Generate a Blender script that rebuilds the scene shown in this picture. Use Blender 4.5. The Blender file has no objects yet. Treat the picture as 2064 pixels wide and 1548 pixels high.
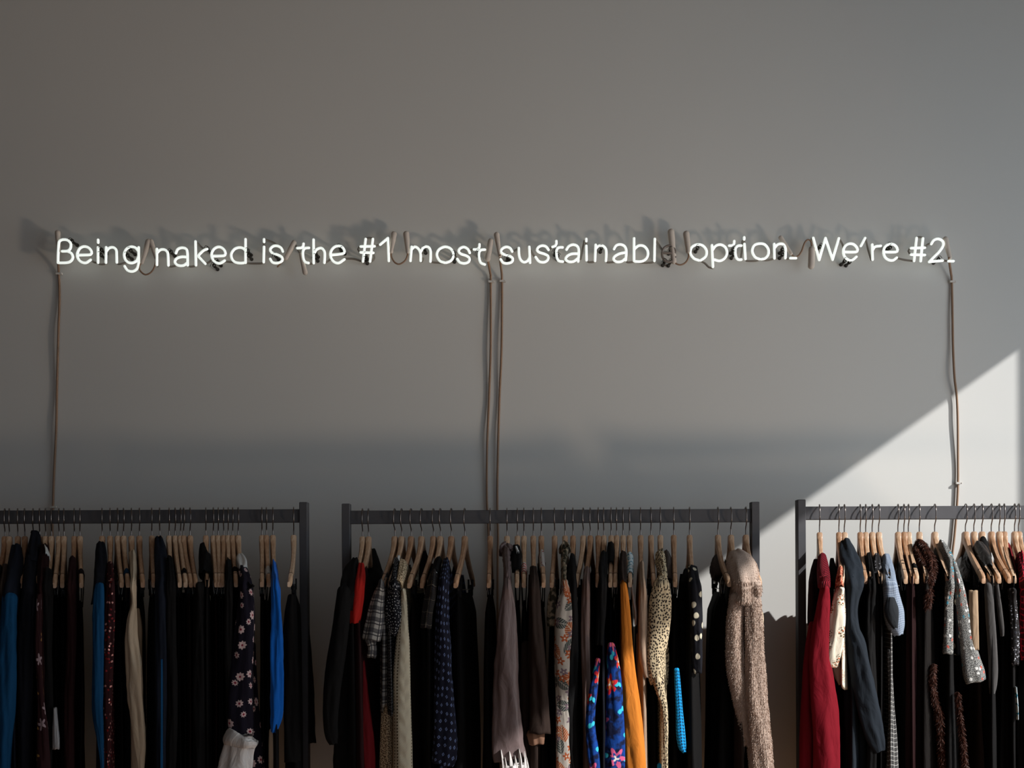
import bpy, math, random
from mathutils import Vector, Matrix
random.seed(7)
C = bpy.context.scene.collection
PI = math.pi

# ------------------------------------------------------------------ camera
F, CX, HY = 2200.0, 1032.0, 1165.0        # focal length in pixels, horizon row
DW, DR = 3.47, 3.14                       # distance to the wall, to the rack line
CAMZ = 1.40
ROLL = 0.0045
cam = bpy.data.cameras.new('camera'); camo = bpy.data.objects.new('camera', cam); C.objects.link(camo)
camo.location = (0, -DW, CAMZ); camo.rotation_euler = (PI/2, ROLL, 0)
cam.sensor_width = 36.0; cam.lens = 36.0*F/2064.0; cam.shift_y = (HY-774.0)/2064.0
cam.clip_start = 0.05; cam.clip_end = 200
bpy.context.scene.camera = camo

# ------------------------------------------------------------------ light and exposure
vs = bpy.context.scene.view_settings
vs.view_transform = 'Standard'; vs.look = 'None'; vs.gamma = 1.0; vs.exposure = 0.0; vs.use_curve_mapping = False
cy = bpy.context.scene.cycles
cy.use_denoising = True; cy.max_bounces = 8; cy.diffuse_bounces = 5; cy.glossy_bounces = 3; cy.caustics_reflective = False; cy.caustics_refractive = False
cy.use_adaptive_sampling = True; cy.adaptive_threshold = 0.01

world = bpy.data.worlds.new('world'); bpy.context.scene.world = world; world.use_nodes = True
wb = world.node_tree.nodes['Background']
wb.inputs[0].default_value = (0.62, 0.78, 1.0, 1); wb.inputs[1].default_value = 0.7

SUN_DIR = Vector((-1.0, 0.62, -0.706)).normalized()
sl = bpy.data.lights.new('sun', 'SUN'); sl.energy = 5.4; sl.angle = 0.011; sl.color = (1.0, 0.985, 0.97)
so = bpy.data.objects.new('sun', sl); C.objects.link(so)
so.rotation_euler = SUN_DIR.to_track_quat('-Z', 'Y').to_euler(); so.location = (6, -4, 6)

def area(name, loc, target, sx, sy, energy, color, spread=PI):
    l = bpy.data.lights.new(name, 'AREA'); l.shape = 'RECTANGLE'; l.size = sx; l.size_y = sy
    l.energy = energy; l.color = color; l.spread = spread
    o = bpy.data.objects.new(name, l); C.objects.link(o); o.location = loc
    o.rotation_euler = (Vector(target)-Vector(loc)).to_track_quat('-Z', 'Y').to_euler()
    return o
# daylight entering through the side window and through the shopfront behind the camera
area('side_window_daylight', (2.62, -1.95, 1.6), (-1.0, -1.2, 1.3), 2.5, 2.3, 28, (0.86, 0.95, 1.0))
area('shopfront_daylight', (1.3, -6.9, 1.35), (1.0, 0, 1.9), 2.2, 2.2, 7, (0.86, 0.94, 1.0))
# added lamp standing in for bounced sunlight; makes the soft shadows above the sign
area('added_bounce_lamp', (3.2, -1.85, 0.50), (-1.0, 0.0, 2.85), 0.30, 0.34, 3.3, (1.0, 0.78, 0.59), 0.85)

# ------------------------------------------------------------------ helpers
def P(px, py, d):
    """world point seen at photo pixel (px, py) at distance d in front of the camera"""
    a, b = (px-CX)*d/F, -(py-HY)*d/F
    c, s = math.cos(ROLL), math.sin(ROLL)
    return Vector((a*c+b*s, -DW+d, CAMZ-a*s+b*c))

def empty(name, loc=(0, 0, 0), rz=0.0):
    o = bpy.data.objects.new(name, None); C.objects.link(o); o.location = loc; o.rotation_euler = (0, 0, rz)
    o.empty_display_size = 0.05
    return o

def tag(o, label=None, cat=None, group=None, kind=None):
    if label: o['label'] = label
    if cat: o['category'] = cat
    if group: o['group'] = group
    if kind: o['kind'] = kind
    return o

def mesh_obj(name, verts, faces, mats, parent=None, uvs=None, smooth=True, world_space=False, midx=None, loc=None):
    me = bpy.data.meshes.new(name)
    M = None
    if parent is not None and world_space:
        M = (Matrix.Translation(parent.location) @ Matrix.Rotation(parent.rotation_euler.z, 4, 'Z')).inverted()
        verts = [M @ Vector(v) for v in verts]
    if loc is not None:
        verts = [Vector(v)-Vector(loc) for v in verts]
    me.from_pydata([tuple(v) for v in verts], [], faces)
    for m in (mats if isinstance(mats, (list, tuple)) else [mats]): me.materials.append(m)
    if uvs is not None:
        ul = me.uv_layers.new(name='UVMap')
        for poly in me.polygons:
            for li in poly.loop_indices:
                ul.data[li].uv = uvs[me.loops[li].vertex_index]
    if smooth:
        me.polygons.foreach_set('use_smooth', [True]*len(me.polygons))
    if midx is not None:
        me.polygons.foreach_set('material_index', midx)
    me.update()
    o = bpy.data.objects.new(name, me); C.objects.link(o)
    if parent is not None: o.parent = parent
    if loc is not None: o.location = loc
    return o

class MB:
    def __init__(s): s.v = []; s.f = []; s.m = []
    def add(s, v, f, mi=0):
        b = len(s.v); s.v += [Vector(x) for x in v]; s.f += [[i+b for i in q] for q in f]; s.m += [mi]*len(f)
    def box(s, c, d, mi=0, bev=0.0):
        cx, cy_, cz = c; hx, hy, hz = d[0]/2, d[1]/2, d[2]/2
        if bev <= 0:
            v = [(cx+i*hx, cy_+j*hy, cz+k*hz) for i in (-1, 1) for j in (-1, 1) for k in (-1, 1)]
            s.add(v, [(0, 1, 3, 2), (4, 6, 7, 5), (0, 4, 5, 1), (2, 3, 7, 6), (0, 2, 6, 4), (1, 5, 7, 3)], mi); return
        b = bev
        # octagonal section along the longest axis
        ax = max(range(3), key=lambda i: d[i]); o = [i for i in range(3) if i != ax]
        h = (hx, hy, hz); u, w = h[o[0]], h[o[1]]
        sec = [(u, -w+b), (u, w-b), (u-b, w), (-u+b, w), (-u, w-b), (-u, -w+b), (-u+b, -w), (u-b, -w)]
        v = []
        for e, sc in ((-h[ax], 0), (-h[ax]+b, 1), (h[ax]-b, 1), (h[ax], 0)):
            for (p, q) in sec:
                if not sc: p, q = p*(1-b/max(u, 1e-6)), q*(1-b/max(w, 1e-6))
                t = [0, 0, 0]; t[ax] = e; t[o[0]] = p; t[o[1]] = q
                v.append((cx+t[0], cy_+t[1], cz+t[2]))
        f = []
        for r in range(3):
            for i in range(8): f.append((r*8+i, r*8+(i+1) % 8, (r+1)*8+(i+1) % 8, (r+1)*8+i))
        f.append(tuple(range(7, -1, -1))); f.append(tuple(range(24, 32)))
        s.add(v, f, mi)
    def tube(s, pts, rad, n=8, mi=0, cap='round', closed=False):
        pts = [Vector(p) for p in pts]
        if len(pts) < 2: return
        R = rad if callable(rad) else (lambda t: rad)
        N = len(pts); rows = []
        tang = []
        for i in range(N):
            if closed: t = pts[(i+1) % N]-pts[i-1]
            else: t = pts[min(i+1, N-1)]-pts[max(i-1, 0)]
            tang.append(t.normalized() if t.length > 1e-9 else Vector((0, 0, 1)))
        ref = Vector((0, 1, 0)) if abs(tang[0].y) < 0.9 else Vector((1, 0, 0))
        nrm = (ref-tang[0]*ref.dot(tang[0])).normalized()
        for i in range(N):
            nrm = (nrm-tang[i]*nrm.dot(tang[i])).normalized(); bi = tang[i].cross(nrm)
            r = R(i/(N-1))
            rows.append((pts[i], nrm.copy(), bi, r, tang[i]))
        if cap == 'round' and not closed:
            p, a, b, r, t = rows[0]
            pre = [(p-t*(r*math.sin(q)), a, b, r*math.cos(q), t) for q in (1.35, 0.9, 0.45)]
            p, a, b, r, t = rows[-1]
            post = [(p+t*(r*math.sin(q)), a, b, r*math.cos(q), t) for q in (0.45, 0.9, 1.35)]
            rows = pre+rows+post
        v = []; f = []
        for (p, a, b, r, t) in rows:
            for k in range(n):
                q = 2*PI*k/n; v.append(p+(a*math.cos(q)+b*math.sin(q))*r)
        m = len(rows)
        for i in range(m if closed else m-1):
            j = (i+1) % m
            for k in range(n): f.append((i*n+k, i*n+(k+1) % n, j*n+(k+1) % n, j*n+k))
        if not closed:
            f.append(tuple(range(n-1, -1, -1))); f.append(tuple(range((m-1)*n, m*n)))
        s.add(v, f, mi)
    def build(s, name, mats, parent=None, smooth=True, world_space=False, loc=None):
        return mesh_obj(name, s.v, s.f, mats, parent, smooth=smooth, world_space=world_space, midx=s.m, loc=loc)

def catmull(pts, step):
    pts = [Vector(p) for p in pts]
    if len(pts) < 3:
        n = max(2, int((pts[1]-pts[0]).length/step)+1)
        return [pts[0].lerp(pts[1], i/(n-1)) for i in range(n)]
    out = []
    E = [pts[0]*2-pts[1]]+pts+[pts[-1]*2-pts[-2]]
    for i in range(1, len(E)-2):
        a, b, c, d = E[i-1:i+3]; n = max(1, int((c-b).length/step))
        for k in range(n):
            t = k/n
            out.append(0.5*((2*b)+(c-a)*t+(2*a-5*b+4*c-d)*t*t+(3*b-a-3*c+d)*t**3))
    out.append(pts[-1]); return out

def lin(x, tab):
    if x <= tab[0][0]: return tab[0][1]
    for (a, p), (b, q) in zip(tab, tab[1:]):
        if x <= b: return p+(q-p)*(x-a)/(b-a)
    return tab[-1][1]

# ------------------------------------------------------------------ materials
def srgb(r, g, b):
    f = lambda c: (c/255/12.92) if c/255 <= 0.04045 else ((c/255+0.055)/1.055)**2.4
    return (f(r), f(g), f(b), 1)

class NT:
    def __init__(s, name):
        s.m = bpy.data.materials.new(name); s.m.use_nodes = True
        s.t = s.m.node_tree; s.b = s.t.nodes['Principled BSDF']; s.N = s.t.nodes; s.L = s.t.links
        s.b.inputs['Roughness'].default_value = 0.85; s.b.inputs['Specular IOR Level'].default_value = 0.2
    def _in(s, sock, v):
        if v is None: return
        if hasattr(v, 'is_output') or isinstance(v, bpy.types.NodeSocket): s.L.new(v, sock)
        else: sock.default_value = v
    def math(s, op, a, b=None, c=None, clamp=False):
        n = s.N.new('ShaderNodeMath'); n.operation = op; n.use_clamp = clamp
        s._in(n.inputs[0], a); s._in(n.inputs[1], b)
        if c is not None: s._in(n.inputs[2], c)
        return n.outputs[0]
    def vm(s, op, a, b=None, out=0):
        n = s.N.new('ShaderNodeVectorMath'); n.operation = op; s._in(n.inputs[0], a); s._in(n.inputs[1], b)
        return n.outputs[out]
    def mix(s, f, a, b):
        n = s.N.new('ShaderNodeMix'); n.data_type = 'RGBA'; s._in(n.inputs[0], f); s._in(n.inputs[6], a); s._in(n.inputs[7], b)
        return n.outputs[2]
    def uv(s, sx=1, sy=1, rot=0, off=(0, 0)):
        tc = s.N.new('ShaderNodeTexCoord'); mp = s.N.new('ShaderNodeMapping')
        s.L.new(tc.outputs['UV'], mp.inputs[0]); mp.inputs['Scale'].default_value = (sx, sy, 1)
        mp.inputs['Rotation'].default_value = (0, 0, rot); mp.inputs['Location'].default_value = (off[0], off[1], 0)
        return mp.outputs[0]
    def obj(s, sc=1):
        tc = s.N.new('ShaderNodeTexCoord'); mp = s.N.new('ShaderNodeMapping')
        s.L.new(tc.outputs['Object'], mp.inputs[0]); mp.inputs['Scale'].default_value = sc if isinstance(sc, tuple) else (sc, sc, sc)
        return mp.outputs[0]
    def noise(s, vec, scale, detail=3, rough=0.5, dist=0):
        n = s.N.new('ShaderNodeTexNoise'); s._in(n.inputs['Vector'], vec); n.inputs['Scale'].default_value = scale
        n.inputs['Detail'].default_value = detail; n.inputs['Roughness'].default_value = rough; n.inputs['Distortion'].default_value = dist
        return n.outputs['Fac']
    def ramp(s, f, lo, hi):
        n = s.N.new('ShaderNodeMapRange'); s._in(n.inputs[0], f); n.inputs[1].default_value = lo; n.inputs[2].default_value = hi
        n.inputs[3].default_value = 0; n.inputs[4].default_value = 1; n.clamp = True
        return n.outputs[0]
    def sep(s, v):
        n = s.N.new('ShaderNodeSeparateXYZ'); s._in(n.inputs[0], v); return n.outputs
    def vor(s, vec, rnd=1.0, feat='F1'):
        n = s.N.new('ShaderNodeTexVoronoi'); n.voronoi_dimensions = '2D'; n.feature = feat
        s._in(n.inputs['Vector'], vec); n.inputs['Scale'].default_value = 1; n.inputs['Randomness'].default_value = rnd
        return n
    def polar(s, vec, rnd=0.7):
        """distance, angle, per-cell random value, dx, dy to the nearest scattered centre"""
        v = s.vor(vec, rnd); d = s.vm('SUBTRACT', vec, v.outputs['Position']); x, y, z = s.sep(d)
        cr = s.sep(v.outputs['Color']); a = s.math('ARCTAN2', y, x); a = s.math('ADD', a, s.math('MULTIPLY', cr[0], 6.28))
        return v.outputs['Distance'], a, cr, x, y
    def petals(s, r, a, n, r0, amp, soft=0.02):
        R = s.math('ADD', s.math('MULTIPLY', s.math('COSINE', s.math('MULTIPLY', a, float(n))), amp), r0)
        return s.ramp(s.math('SUBTRACT', R, r), -soft, soft)
    def disc(s, r, r0, soft=0.02): return s.ramp(s.math('SUBTRACT', r0, r), -soft, soft)
    def bump(s, h, strength, dist=0.002):
        n = s.N.new('ShaderNodeBump'); s._in(n.inputs['Height'], h); n.inputs['Strength'].default_value = strength
        n.inputs['Distance'].default_value = dist
        prev = s.b.inputs['Normal'].links
        if prev: s.L.new(prev[0].from_socket, n.inputs['Normal'])
        s.L.new(n.outputs[0], s.b.inputs['Normal'])
    def color(s, c): s._in(s.b.inputs['Base Color'], c)
    def stripe(s, x, period, width, off=0.0):
        """1 on lines of the given width repeated with the given period along x"""
        f = s.math('FRACT', s.math('ADD', s.math('DIVIDE', x, period), 100.0+off))
        return s.math('LESS_THAN', f, width/period)
    def wrinkle(s, k=0.35):
        s.bump(s.noise(s.uv(9, 3.2), 4.0, 3, 0.55, 0.6), k, 0.012)

MATS = {}
def cloth(name, col, rough=0.85, weave=0.15, wrinkle=0.35, sheen=0.0, var=0.12, spec=0.15):
    if name in MATS: return MATS[name]
    n = NT(name); n.b.inputs['Roughness'].default_value = rough; n.b.inputs['Specular IOR Level'].default_value = spec
    n.b.inputs['Sheen Weight'].default_value = sheen
    if isinstance(col, str): raise ValueError
    c2 = tuple(x*(1-var) for x in col[:3])+(1,)
    n.color(n.mix(n.noise(n.uv(60, 60), 8, 2), col, c2))
    if weave: n.bump(n.noise(n.uv(1, 1), 900, 1), weave, 0.0006)
    n.wrinkle(wrinkle)
    MATS[name] = n.m; return n.m

def base_pat(name, rough=0.85):
    n = NT(name); n.b.inputs['Roughness'].default_value = rough; return n
def fin(n, c, wr=0.35):
    n.color(c); n.wrinkle(wr); MATS[n.m.name] = n.m; return n.m

def make_mats():
    K = srgb
    cloth('black_cotton', K(13, 12, 12)); cloth('black_wool', K(11, 10, 10))
    cloth('black_brown_wool', K(19, 15, 13)); cloth('dark_navy_cotton', K(15, 17, 25))
    cloth('charcoal_wool', K(36, 39, 43)); cloth('navy_charcoal_wool', K(29, 35, 42))
    cloth('dark_brown_wool', K(44, 33, 28)); cloth('dark_maroon_cotton', K(34, 12, 13)); cloth('dark_plum_cotton', K(28, 17, 23))
    cloth('bright_red_cotton', K(158, 28, 22)); cloth('crimson_jersey', K(112, 9, 25))
    cloth('denim_blue', K(14, 66, 104), weave=0.4); cloth('dark_denim', K(20, 25, 36), weave=0.4)
    cloth('royal_blue_jersey', K(10, 96, 190), sheen=0.1); cloth('cream_linen', K(190, 172, 148), weave=0.3)
    cloth('white_cotton', K(205, 205, 202)); cloth('mauve_satin', K(104, 88, 86), rough=0.55, spec=0.35)
    cloth('mauve_chiffon', K(98, 78, 72), rough=0.6, spec=0.3); cloth('taupe_knit', K(160, 136, 116), weave=0.4)
    cloth('orange_linen', K(196, 116, 40), weave=0.35); cloth('white_satin', K(215, 210, 205), rough=0.35, spec=0.5, wrinkle=0.7)
    cloth('silver_satin', K(150, 150, 152), rough=0.35, spec=0.5); cloth('brown_suede', K(118, 88, 70))
    cloth('pale_yellow_cotton', K(150, 132, 80)); cloth('grey_velvet', K(56, 54, 53), sheen=0.3, rough=0.7)
    cloth('tan_trouser', K(150, 128, 104), weave=0.3); cloth('blush_lace', K(176, 150, 132), weave=0.6)
    cloth('dark_red_cotton', K(110, 22, 28)); cloth('turquoise_cotton', K(20, 130, 190))
    # leather
    n = base_pat('black_leather', 0.38); n.b.inputs['Specular IOR Level'].default_value = 0.5
    n.bump(n.noise(n.uv(60, 60), 6, 4), 0.5, 0.002); n.color(K(26, 23, 22)); n.wrinkle(0.9); MATS['black_leather'] = n.m
    # daisies on navy
    n = base_pat('daisy_print'); r, a, cr, x, y = n.polar(n.uv(26, 24), 0.8)
    big = n.math('ADD', 0.15, n.math('MULTIPLY', cr[1], 0.13))
    R = n.math('ADD', big, n.math('MULTIPLY', n.math('COSINE', n.math('MULTIPLY', a, 8.0)), 0.035))
    pm = n.ramp(n.math('SUBTRACT', R, r), -0.02, 0.02)
    c = n.mix(pm, K(18, 14, 28), K(205, 180, 178)); c = n.mix(n.disc(r, 0.075), c, K(128, 20, 46)); fin(n, c)
    # leaf and blossom print
    n = base_pat('leaf_blossom_print'); c = K(168, 160, 150)
    r, a, cr, x, y = n.polar(n.uv(24, 19, 0.3), 0.8)
    def leaf(c, x, y, cr, L, W, colr, vein, gate, n=n):
        ang = n.math('MULTIPLY', cr[0], 6.28); ca = n.math('COSINE', ang); sa = n.math('SINE', ang)
        u = n.math('ADD', n.math('MULTIPLY', x, ca), n.math('MULTIPLY', y, sa))
        w = n.math('SUBTRACT', n.math('MULTIPLY', y, ca), n.math('MULTIPLY', x, sa))
        uu = n.math('DIVIDE', u, L); lim = n.math('MULTIPLY', n.math('SUBTRACT', 1.0, n.math('MULTIPLY', uu, uu)), W)
        aw = n.math('ABSOLUTE', w)
        m = n.ramp(n.math('SUBTRACT', lim, aw), -0.01, 0.01)
        if gate is not None: m = n.math('MULTIPLY', m, gate)
        vn = n.math('LESS_THAN', aw, 0.022)
        sv = n.math('GREATER_THAN', n.math('SINE', n.math('MULTIPLY', n.math('ADD', u, n.math('MULTIPLY', aw, -0.9)), 46.0)), 0.78)
        return n.mix(m, c, n.mix(n.math('MAXIMUM', vn, sv), colr, vein))
    g1 = n.math('GREATER_THAN', cr[1], 0.45)
    c = leaf(c, x, y, cr, 0.52, 0.36, K(150, 80, 48), K(190, 172, 150), g1)
    c = leaf(c, x, y, cr, 0.52, 0.28, K(60, 66, 64), K(150, 146, 136), n.math('SUBTRACT', 1.0, g1))
    r, a, cr, x, y = n.polar(n.uv(40, 36, 0.8, (0.3, 0.7)), 0.9)
    g = n.math('GREATER_THAN', cr[2], 0.15)
    c = n.mix(n.math('MULTIPLY', g, n.petals(r, a, 5, 0.30, 0.11)), c, n.mix(n.math('GREATER_THAN', cr[1], 0.5), K(150, 76, 42), K(112, 96, 104)))
    c = n.mix(n.math('MULTIPLY', g, n.disc(r, 0.08)), c, K(190, 176, 160)); fin(n, c)
    # blue print with red, pink and white blossoms
    n = base_pat('blue_blossom_print')
    nz = n.noise(n.uv(1, 1), 34, 3); c = n.mix(n.ramp(nz, 0.42, 0.56), K(8, 16, 46), K(10, 58, 132))
    r, a, cr, x, y = n.polar(n.uv(24, 22), 0.9)
    c = n.mix(n.math('MULTIPLY', n.math('GREATER_THAN', cr[2], 0.5), n.petals(r, a, 2, 0.20, 0.13)), c, K(48, 170, 190))
    r, a, cr, x, y = n.polar(n.uv(17, 15, 0.4, (0.35, 0.55)), 0.9)
    gt = n.math('GREATER_THAN', cr[2], 0.42)
    c1 = n.mix(n.math('GREATER_THAN', cr[1], 0.5), K(186, 34, 46), K(196, 84, 122))
    c = n.mix(n.math('MULTIPLY', gt, n.petals(r, a, 6, 0.32, 0.11)), c, c1); c = n.mix(n.math('MULTIPLY', gt, n.petals(r, a, 5, 0.17, 0.07)), c, n.mix(n.math('GREATER_THAN', cr[1], 0.75), K(214, 110, 50), K(24, 60, 130)))
    c = n.mix(n.math('MULTIPLY', gt, n.petals(r, a, 3, 0.08, 0.05)), c, K(220, 214, 208)); fin(n, c)
    # small blossom sprigs on cream
    n = base_pat('cream_sprig_print'); r, a, cr, x, y = n.polar(n.uv(27, 20), 0.85)
    sp = n.vor(n.uv(190, 190), 1.0); spk = n.disc(sp.outputs['Distance'], 0.36, 0.05)
    m = n.math('MULTIPLY', n.disc(r, 0.34, 0.08), spk); rc = n.sep(sp.outputs['Color'])
    c = n.mix(m, K(222, 212, 192), n.mix(n.math('GREATER_THAN', rc[0], 0.55), K(90, 66, 34), K(186, 96, 58))); fin(n, c)
    # small red sprigs
    n = base_pat('rust_sprig_print'); sp = n.vor(n.uv(230, 230), 1.0)
    c = n.mix(n.disc(sp.outputs['Distance'], 0.38, 0.05), K(206, 140, 110), K(140, 50, 36)); fin(n, c)
    # spotted animal print
    n = base_pat('spotted_print'); v = n.uv(175, 125)
    sp = n.vor(v, 0.85); nz = n.noise(v, 1.8, 2); d = n.math('ADD', sp.outputs['Distance'], n.math('MULTIPLY', n.math('SUBTRACT', nz, 0.5), 0.55))
    c = n.mix(n.disc(d, 0.33, 0.04), K(190, 172, 140), K(40, 32, 28)); fin(n, c)
    # cream dots on black
    n = base_pat('pebble_dot_print'); r, a, cr, x, y = n.polar(n.uv(46, 34), 0.9)
    c = n.mix(n.math('MULTIPLY', n.math('GREATER_THAN', cr[1], 0.35), n.disc(r, 0.27, 0.03)), K(13, 13, 20), K(190, 182, 160)); fin(n, c)
    # rows of pale blue diamonds on navy
    n = base_pat('diamond_dot_print'); r, a, cr, x, y = n.polar(n.uv(74, 46, 0.12), 0.25)
    d = n.math('ADD', n.math('ABSOLUTE', x), n.math('MULTIPLY', n.math('ABSOLUTE', y), 1.0))
    c = n.mix(n.ramp(n.math('SUBTRACT', 0.25, d), -0.02, 0.02), K(12, 14, 30), K(96, 112, 150))
    c = n.mix(n.ramp(n.math('SUBTRACT', 0.11, d), -0.02, 0.02), c, K(30, 34, 60)); fin(n, c)
    # tiny white dots on black
    n = base_pat('pin_dot_print'); r, a, cr, x, y = n.polar(n.uv(170, 120), 0.7)
    c = n.mix(n.disc(r, 0.15, 0.03), K(13, 14, 20), K(190, 190, 190)); fin(n, c)
    # plaids
    def plaid(name, ground, l1, l2, p, w1, w2, rot=0.0):
        n = base_pat(name); x, y, z = n.sep(n.uv(1, 1, rot)); c = ground
        for q in (x, y):
            c = n.mix(n.math('MULTIPLY', n.stripe(q, p, w1), 0.7), c, l1)
            c = n.mix(n.math('MULTIPLY', n.stripe(q, p, w2, 0.45), 0.9), c, l2)
            c = n.mix(n.math('MULTIPLY', n.stripe(q, p, w2*0.8, 0.7), 0.8), c, l1)
        fine = n.math('MULTIPLY', n.stripe(x, 0.0028, 0.0012), n.stripe(y, 0.0028, 0.0012))
        c = n.mix(n.math('MULTIPLY', fine, 0.5), c, l2); fin(n, c)
    plaid('black_white_plaid', K(158, 156, 150), K(38, 38, 46), K(30, 30, 36), 0.030, 0.010, 0.0030)
    plaid('dark_tartan', K(13, 14, 22), K(10, 10, 14), K(92, 84, 72), 0.034, 0.014, 0.0012)
    plaid('windowpane_check', K(24, 24, 26), K(20, 20, 22), K(190, 188, 184), 0.012, 0.002, 0.0012)
    plaid('chambray_check', K(112, 124, 142), K(92, 104, 122), K(150, 160, 172), 0.006, 0.001, 0.0009)
    # houndstooth
    n = base_pat('houndstooth_turquoise'); x, y, z = n.sep(n.uv(1, 1, 0.785))
    ch = n.math('ABSOLUTE', n.math('SUBTRACT', n.stripe(x, 0.012, 0.006), n.stripe(y, 0.012, 0.006)))
    dg = n.stripe(n.math('ADD', x, y), 0.006, 0.0022)
    c = n.mix(n.math('MULTIPLY', ch, n.math('SUBTRACT', 1.0, n.math('MULTIPLY', dg, 0.8))), K(20, 148, 214), K(10, 22, 40)); fin(n, c)
    # sequins
    def sequin(name, ground, cols, sc, thr):
        n = base_pat(name, 0.5); v = n.vor(n.uv(sc, sc*0.8), 1.0); rc = n.sep(v.outputs['Color'])
        m = n.math('MULTIPLY', n.disc(v.outputs['Distance'], 0.34, 0.04), n.math('GREATER_THAN', rc[1], thr)); c = ground
        k = cols[0]
        col = cols[0]
        for i, q in enumerate(cols[1:]): col = n.mix(n.math('GREATER_THAN', rc[2], (i+1)/len(cols)), col, q)
        c = n.mix(m, c, col); n._in(n.b.inputs['Roughness'], n.math('SUBTRACT', 0.8, n.math('MULTIPLY', m, 0.55)))
        n._in(n.b.inputs['Metallic'], n.math('MULTIPLY', m, 0.3)); fin(n, c)
    sequin('red_sequin', K(40, 8, 11), [K(120, 22, 24), K(200, 140, 130)], 150, 0.70)
    sequin('dark_sparkle_fringe', K(26, 24, 25), [K(160, 160, 165), K(60, 60, 66)], 210, 0.55)
    # multicoloured tweed
    n = base_pat('speckled_tweed', 0.7)
    nz = n.noise(n.uv(1, 1), 420, 2, 0.6); c = n.mix(n.ramp(nz, 0.44, 0.56), K(40, 40, 42), K(150, 150, 146))
    v = n.vor(n.uv(95, 70), 1.0); rc = n.sep(v.outputs['Color'])
    col = n.mix(n.math('GREATER_THAN', rc[2], 0.25), K(168, 80, 66), n.mix(n.math('GREATER_THAN', rc[2], 0.55), K(70, 140, 160), K(215, 215, 212)))
    c = n.mix(n.math('MULTIPLY', n.disc(v.outputs['Distance'], 0.30, 0.06), n.math('GREATER_THAN', rc[1], 0.62)), c, col)
    n.bump(nz, 0.6, 0.002); fin(n, c)
    # cable knit
    n = base_pat('cream_cable_knit'); x, y, z = n.sep(n.uv(1, 1))
    col_ = n.math('SUBTRACT', n.math('MULTIPLY', n.math('FRACT', n.math('DIVIDE', x, 0.05)), 2.0), 1.0)
    rope = n.math('SINE', n.math('ADD', n.math('MULTIPLY', y, 150.0), n.math('MULTIPLY', n.math('ABSOLUTE', col_), 5.0)))
    inr = n.math('LESS_THAN', n.math('ABSOLUTE', col_), 0.62)
    stitch = n.math('MULTIPLY', n.math('SINE', n.math('MULTIPLY', y, 1500.0)), n.math('SINE', n.math('MULTIPLY', x, 1400.0)))
    hole = n.math('MULTIPLY', n.math('GREATER_THAN', n.math('ABSOLUTE', col_), 0.70), n.math('LESS_THAN', n.math('ABSOLUTE', col_), 0.86) if False else n.math('LESS_THAN', n.math('ABSOLUTE', col_), 0.84))
    hole = n.math('MULTIPLY', hole, n.stripe(y, 0.0085, 0.0045))
    h = n.math('ADD', n.math('MULTIPLY', n.math('MULTIPLY', rope, inr), 0.5), n.math('MULTIPLY', stitch, 0.25))
    h = n.math('SUBTRACT', h, hole); n.bump(h, 0.8, 0.003)
    c = n.mix(hole, K(186, 178, 156), K(70, 56, 40)); fin(n, c, 0.1)
    n = base_pat('lace_net'); v = n.vor(n.uv(240, 240), 1.0); c = n.mix(n.disc(v.outputs['Distance'], 0.33, 0.05), K(196, 176, 144), K(70, 46, 30)); fin(n, c)
    n = base_pat('floral_scarf_white'); r, a, cr, x, y = n.polar(n.uv(60, 52), 0.9)
    c = n.mix(n.petals(r, a, 3, 0.24, 0.16), K(200, 214, 218), K(36, 120, 146)); fin(n, c)
    n = base_pat('red_fleck_white'); r, a, cr, x, y = n.polar(n.uv(52, 44), 0.9)
    c = n.mix(n.math('MULTIPLY', n.math('GREATER_THAN', cr[1], 0.4), n.petals(r, a, 2, 0.16, 0.10)), K(196, 190, 186), K(150, 40, 34)); fin(n, c)
    n = base_pat('red_white_stripe'); x, y, z = n.sep(n.uv()); c = n.mix(n.stripe(y, 0.022, 0.008, 0.35), K(196, 190, 186), K(178, 52, 34)); fin(n, c)
    n = base_pat('olive_twist_print'); c = n.mix(n.ramp(n.noise(n.uv(1, 1), 60, 3), 0.46, 0.56), K(58, 56, 44), K(150, 134, 112)); fin(n, c, 0.6)
    n = base_pat('gold_floral_dark'); r, a, cr, x, y = n.polar(n.uv(26, 22), 0.9)
    c = n.mix(n.math('MULTIPLY', n.math('GREATER_THAN', cr[1], 0.45), n.petals(r, a, 5, 0.26, 0.12)), K(40, 16, 18), n.mix(n.math('GREATER_THAN', cr[2], 0.5), K(160, 118, 62), K(150, 130, 134))); fin(n, c)
    n = base_pat('crimson_rib'); x, y, z = n.sep(n.uv(1, 1, 0.5)); st = n.math('SINE', n.math('MULTIPLY', x, 1500.0)); n.bump(st, 0.9, 0.003)
    fin(n, n.mix(n.ramp(st, -1, 1), K(84, 8, 22), K(144, 18, 38)), 0.2)
    n = base_pat('crimson_net'); v = n.vor(n.uv(70, 60), 0.6, 'DISTANCE_TO_EDGE'); c = n.mix(n.ramp(v.outputs['Distance'], 0.05, 0.14), K(190, 26, 54), K(70, 8, 20)); fin(n, c)
    n = base_pat('floral_mauve_grey'); c = fin(n, n.mix(n.ramp(n.noise(n.uv(), 90, 3), 0.45, 0.6), K(120, 110, 100), K(160, 146, 136)))
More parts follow.
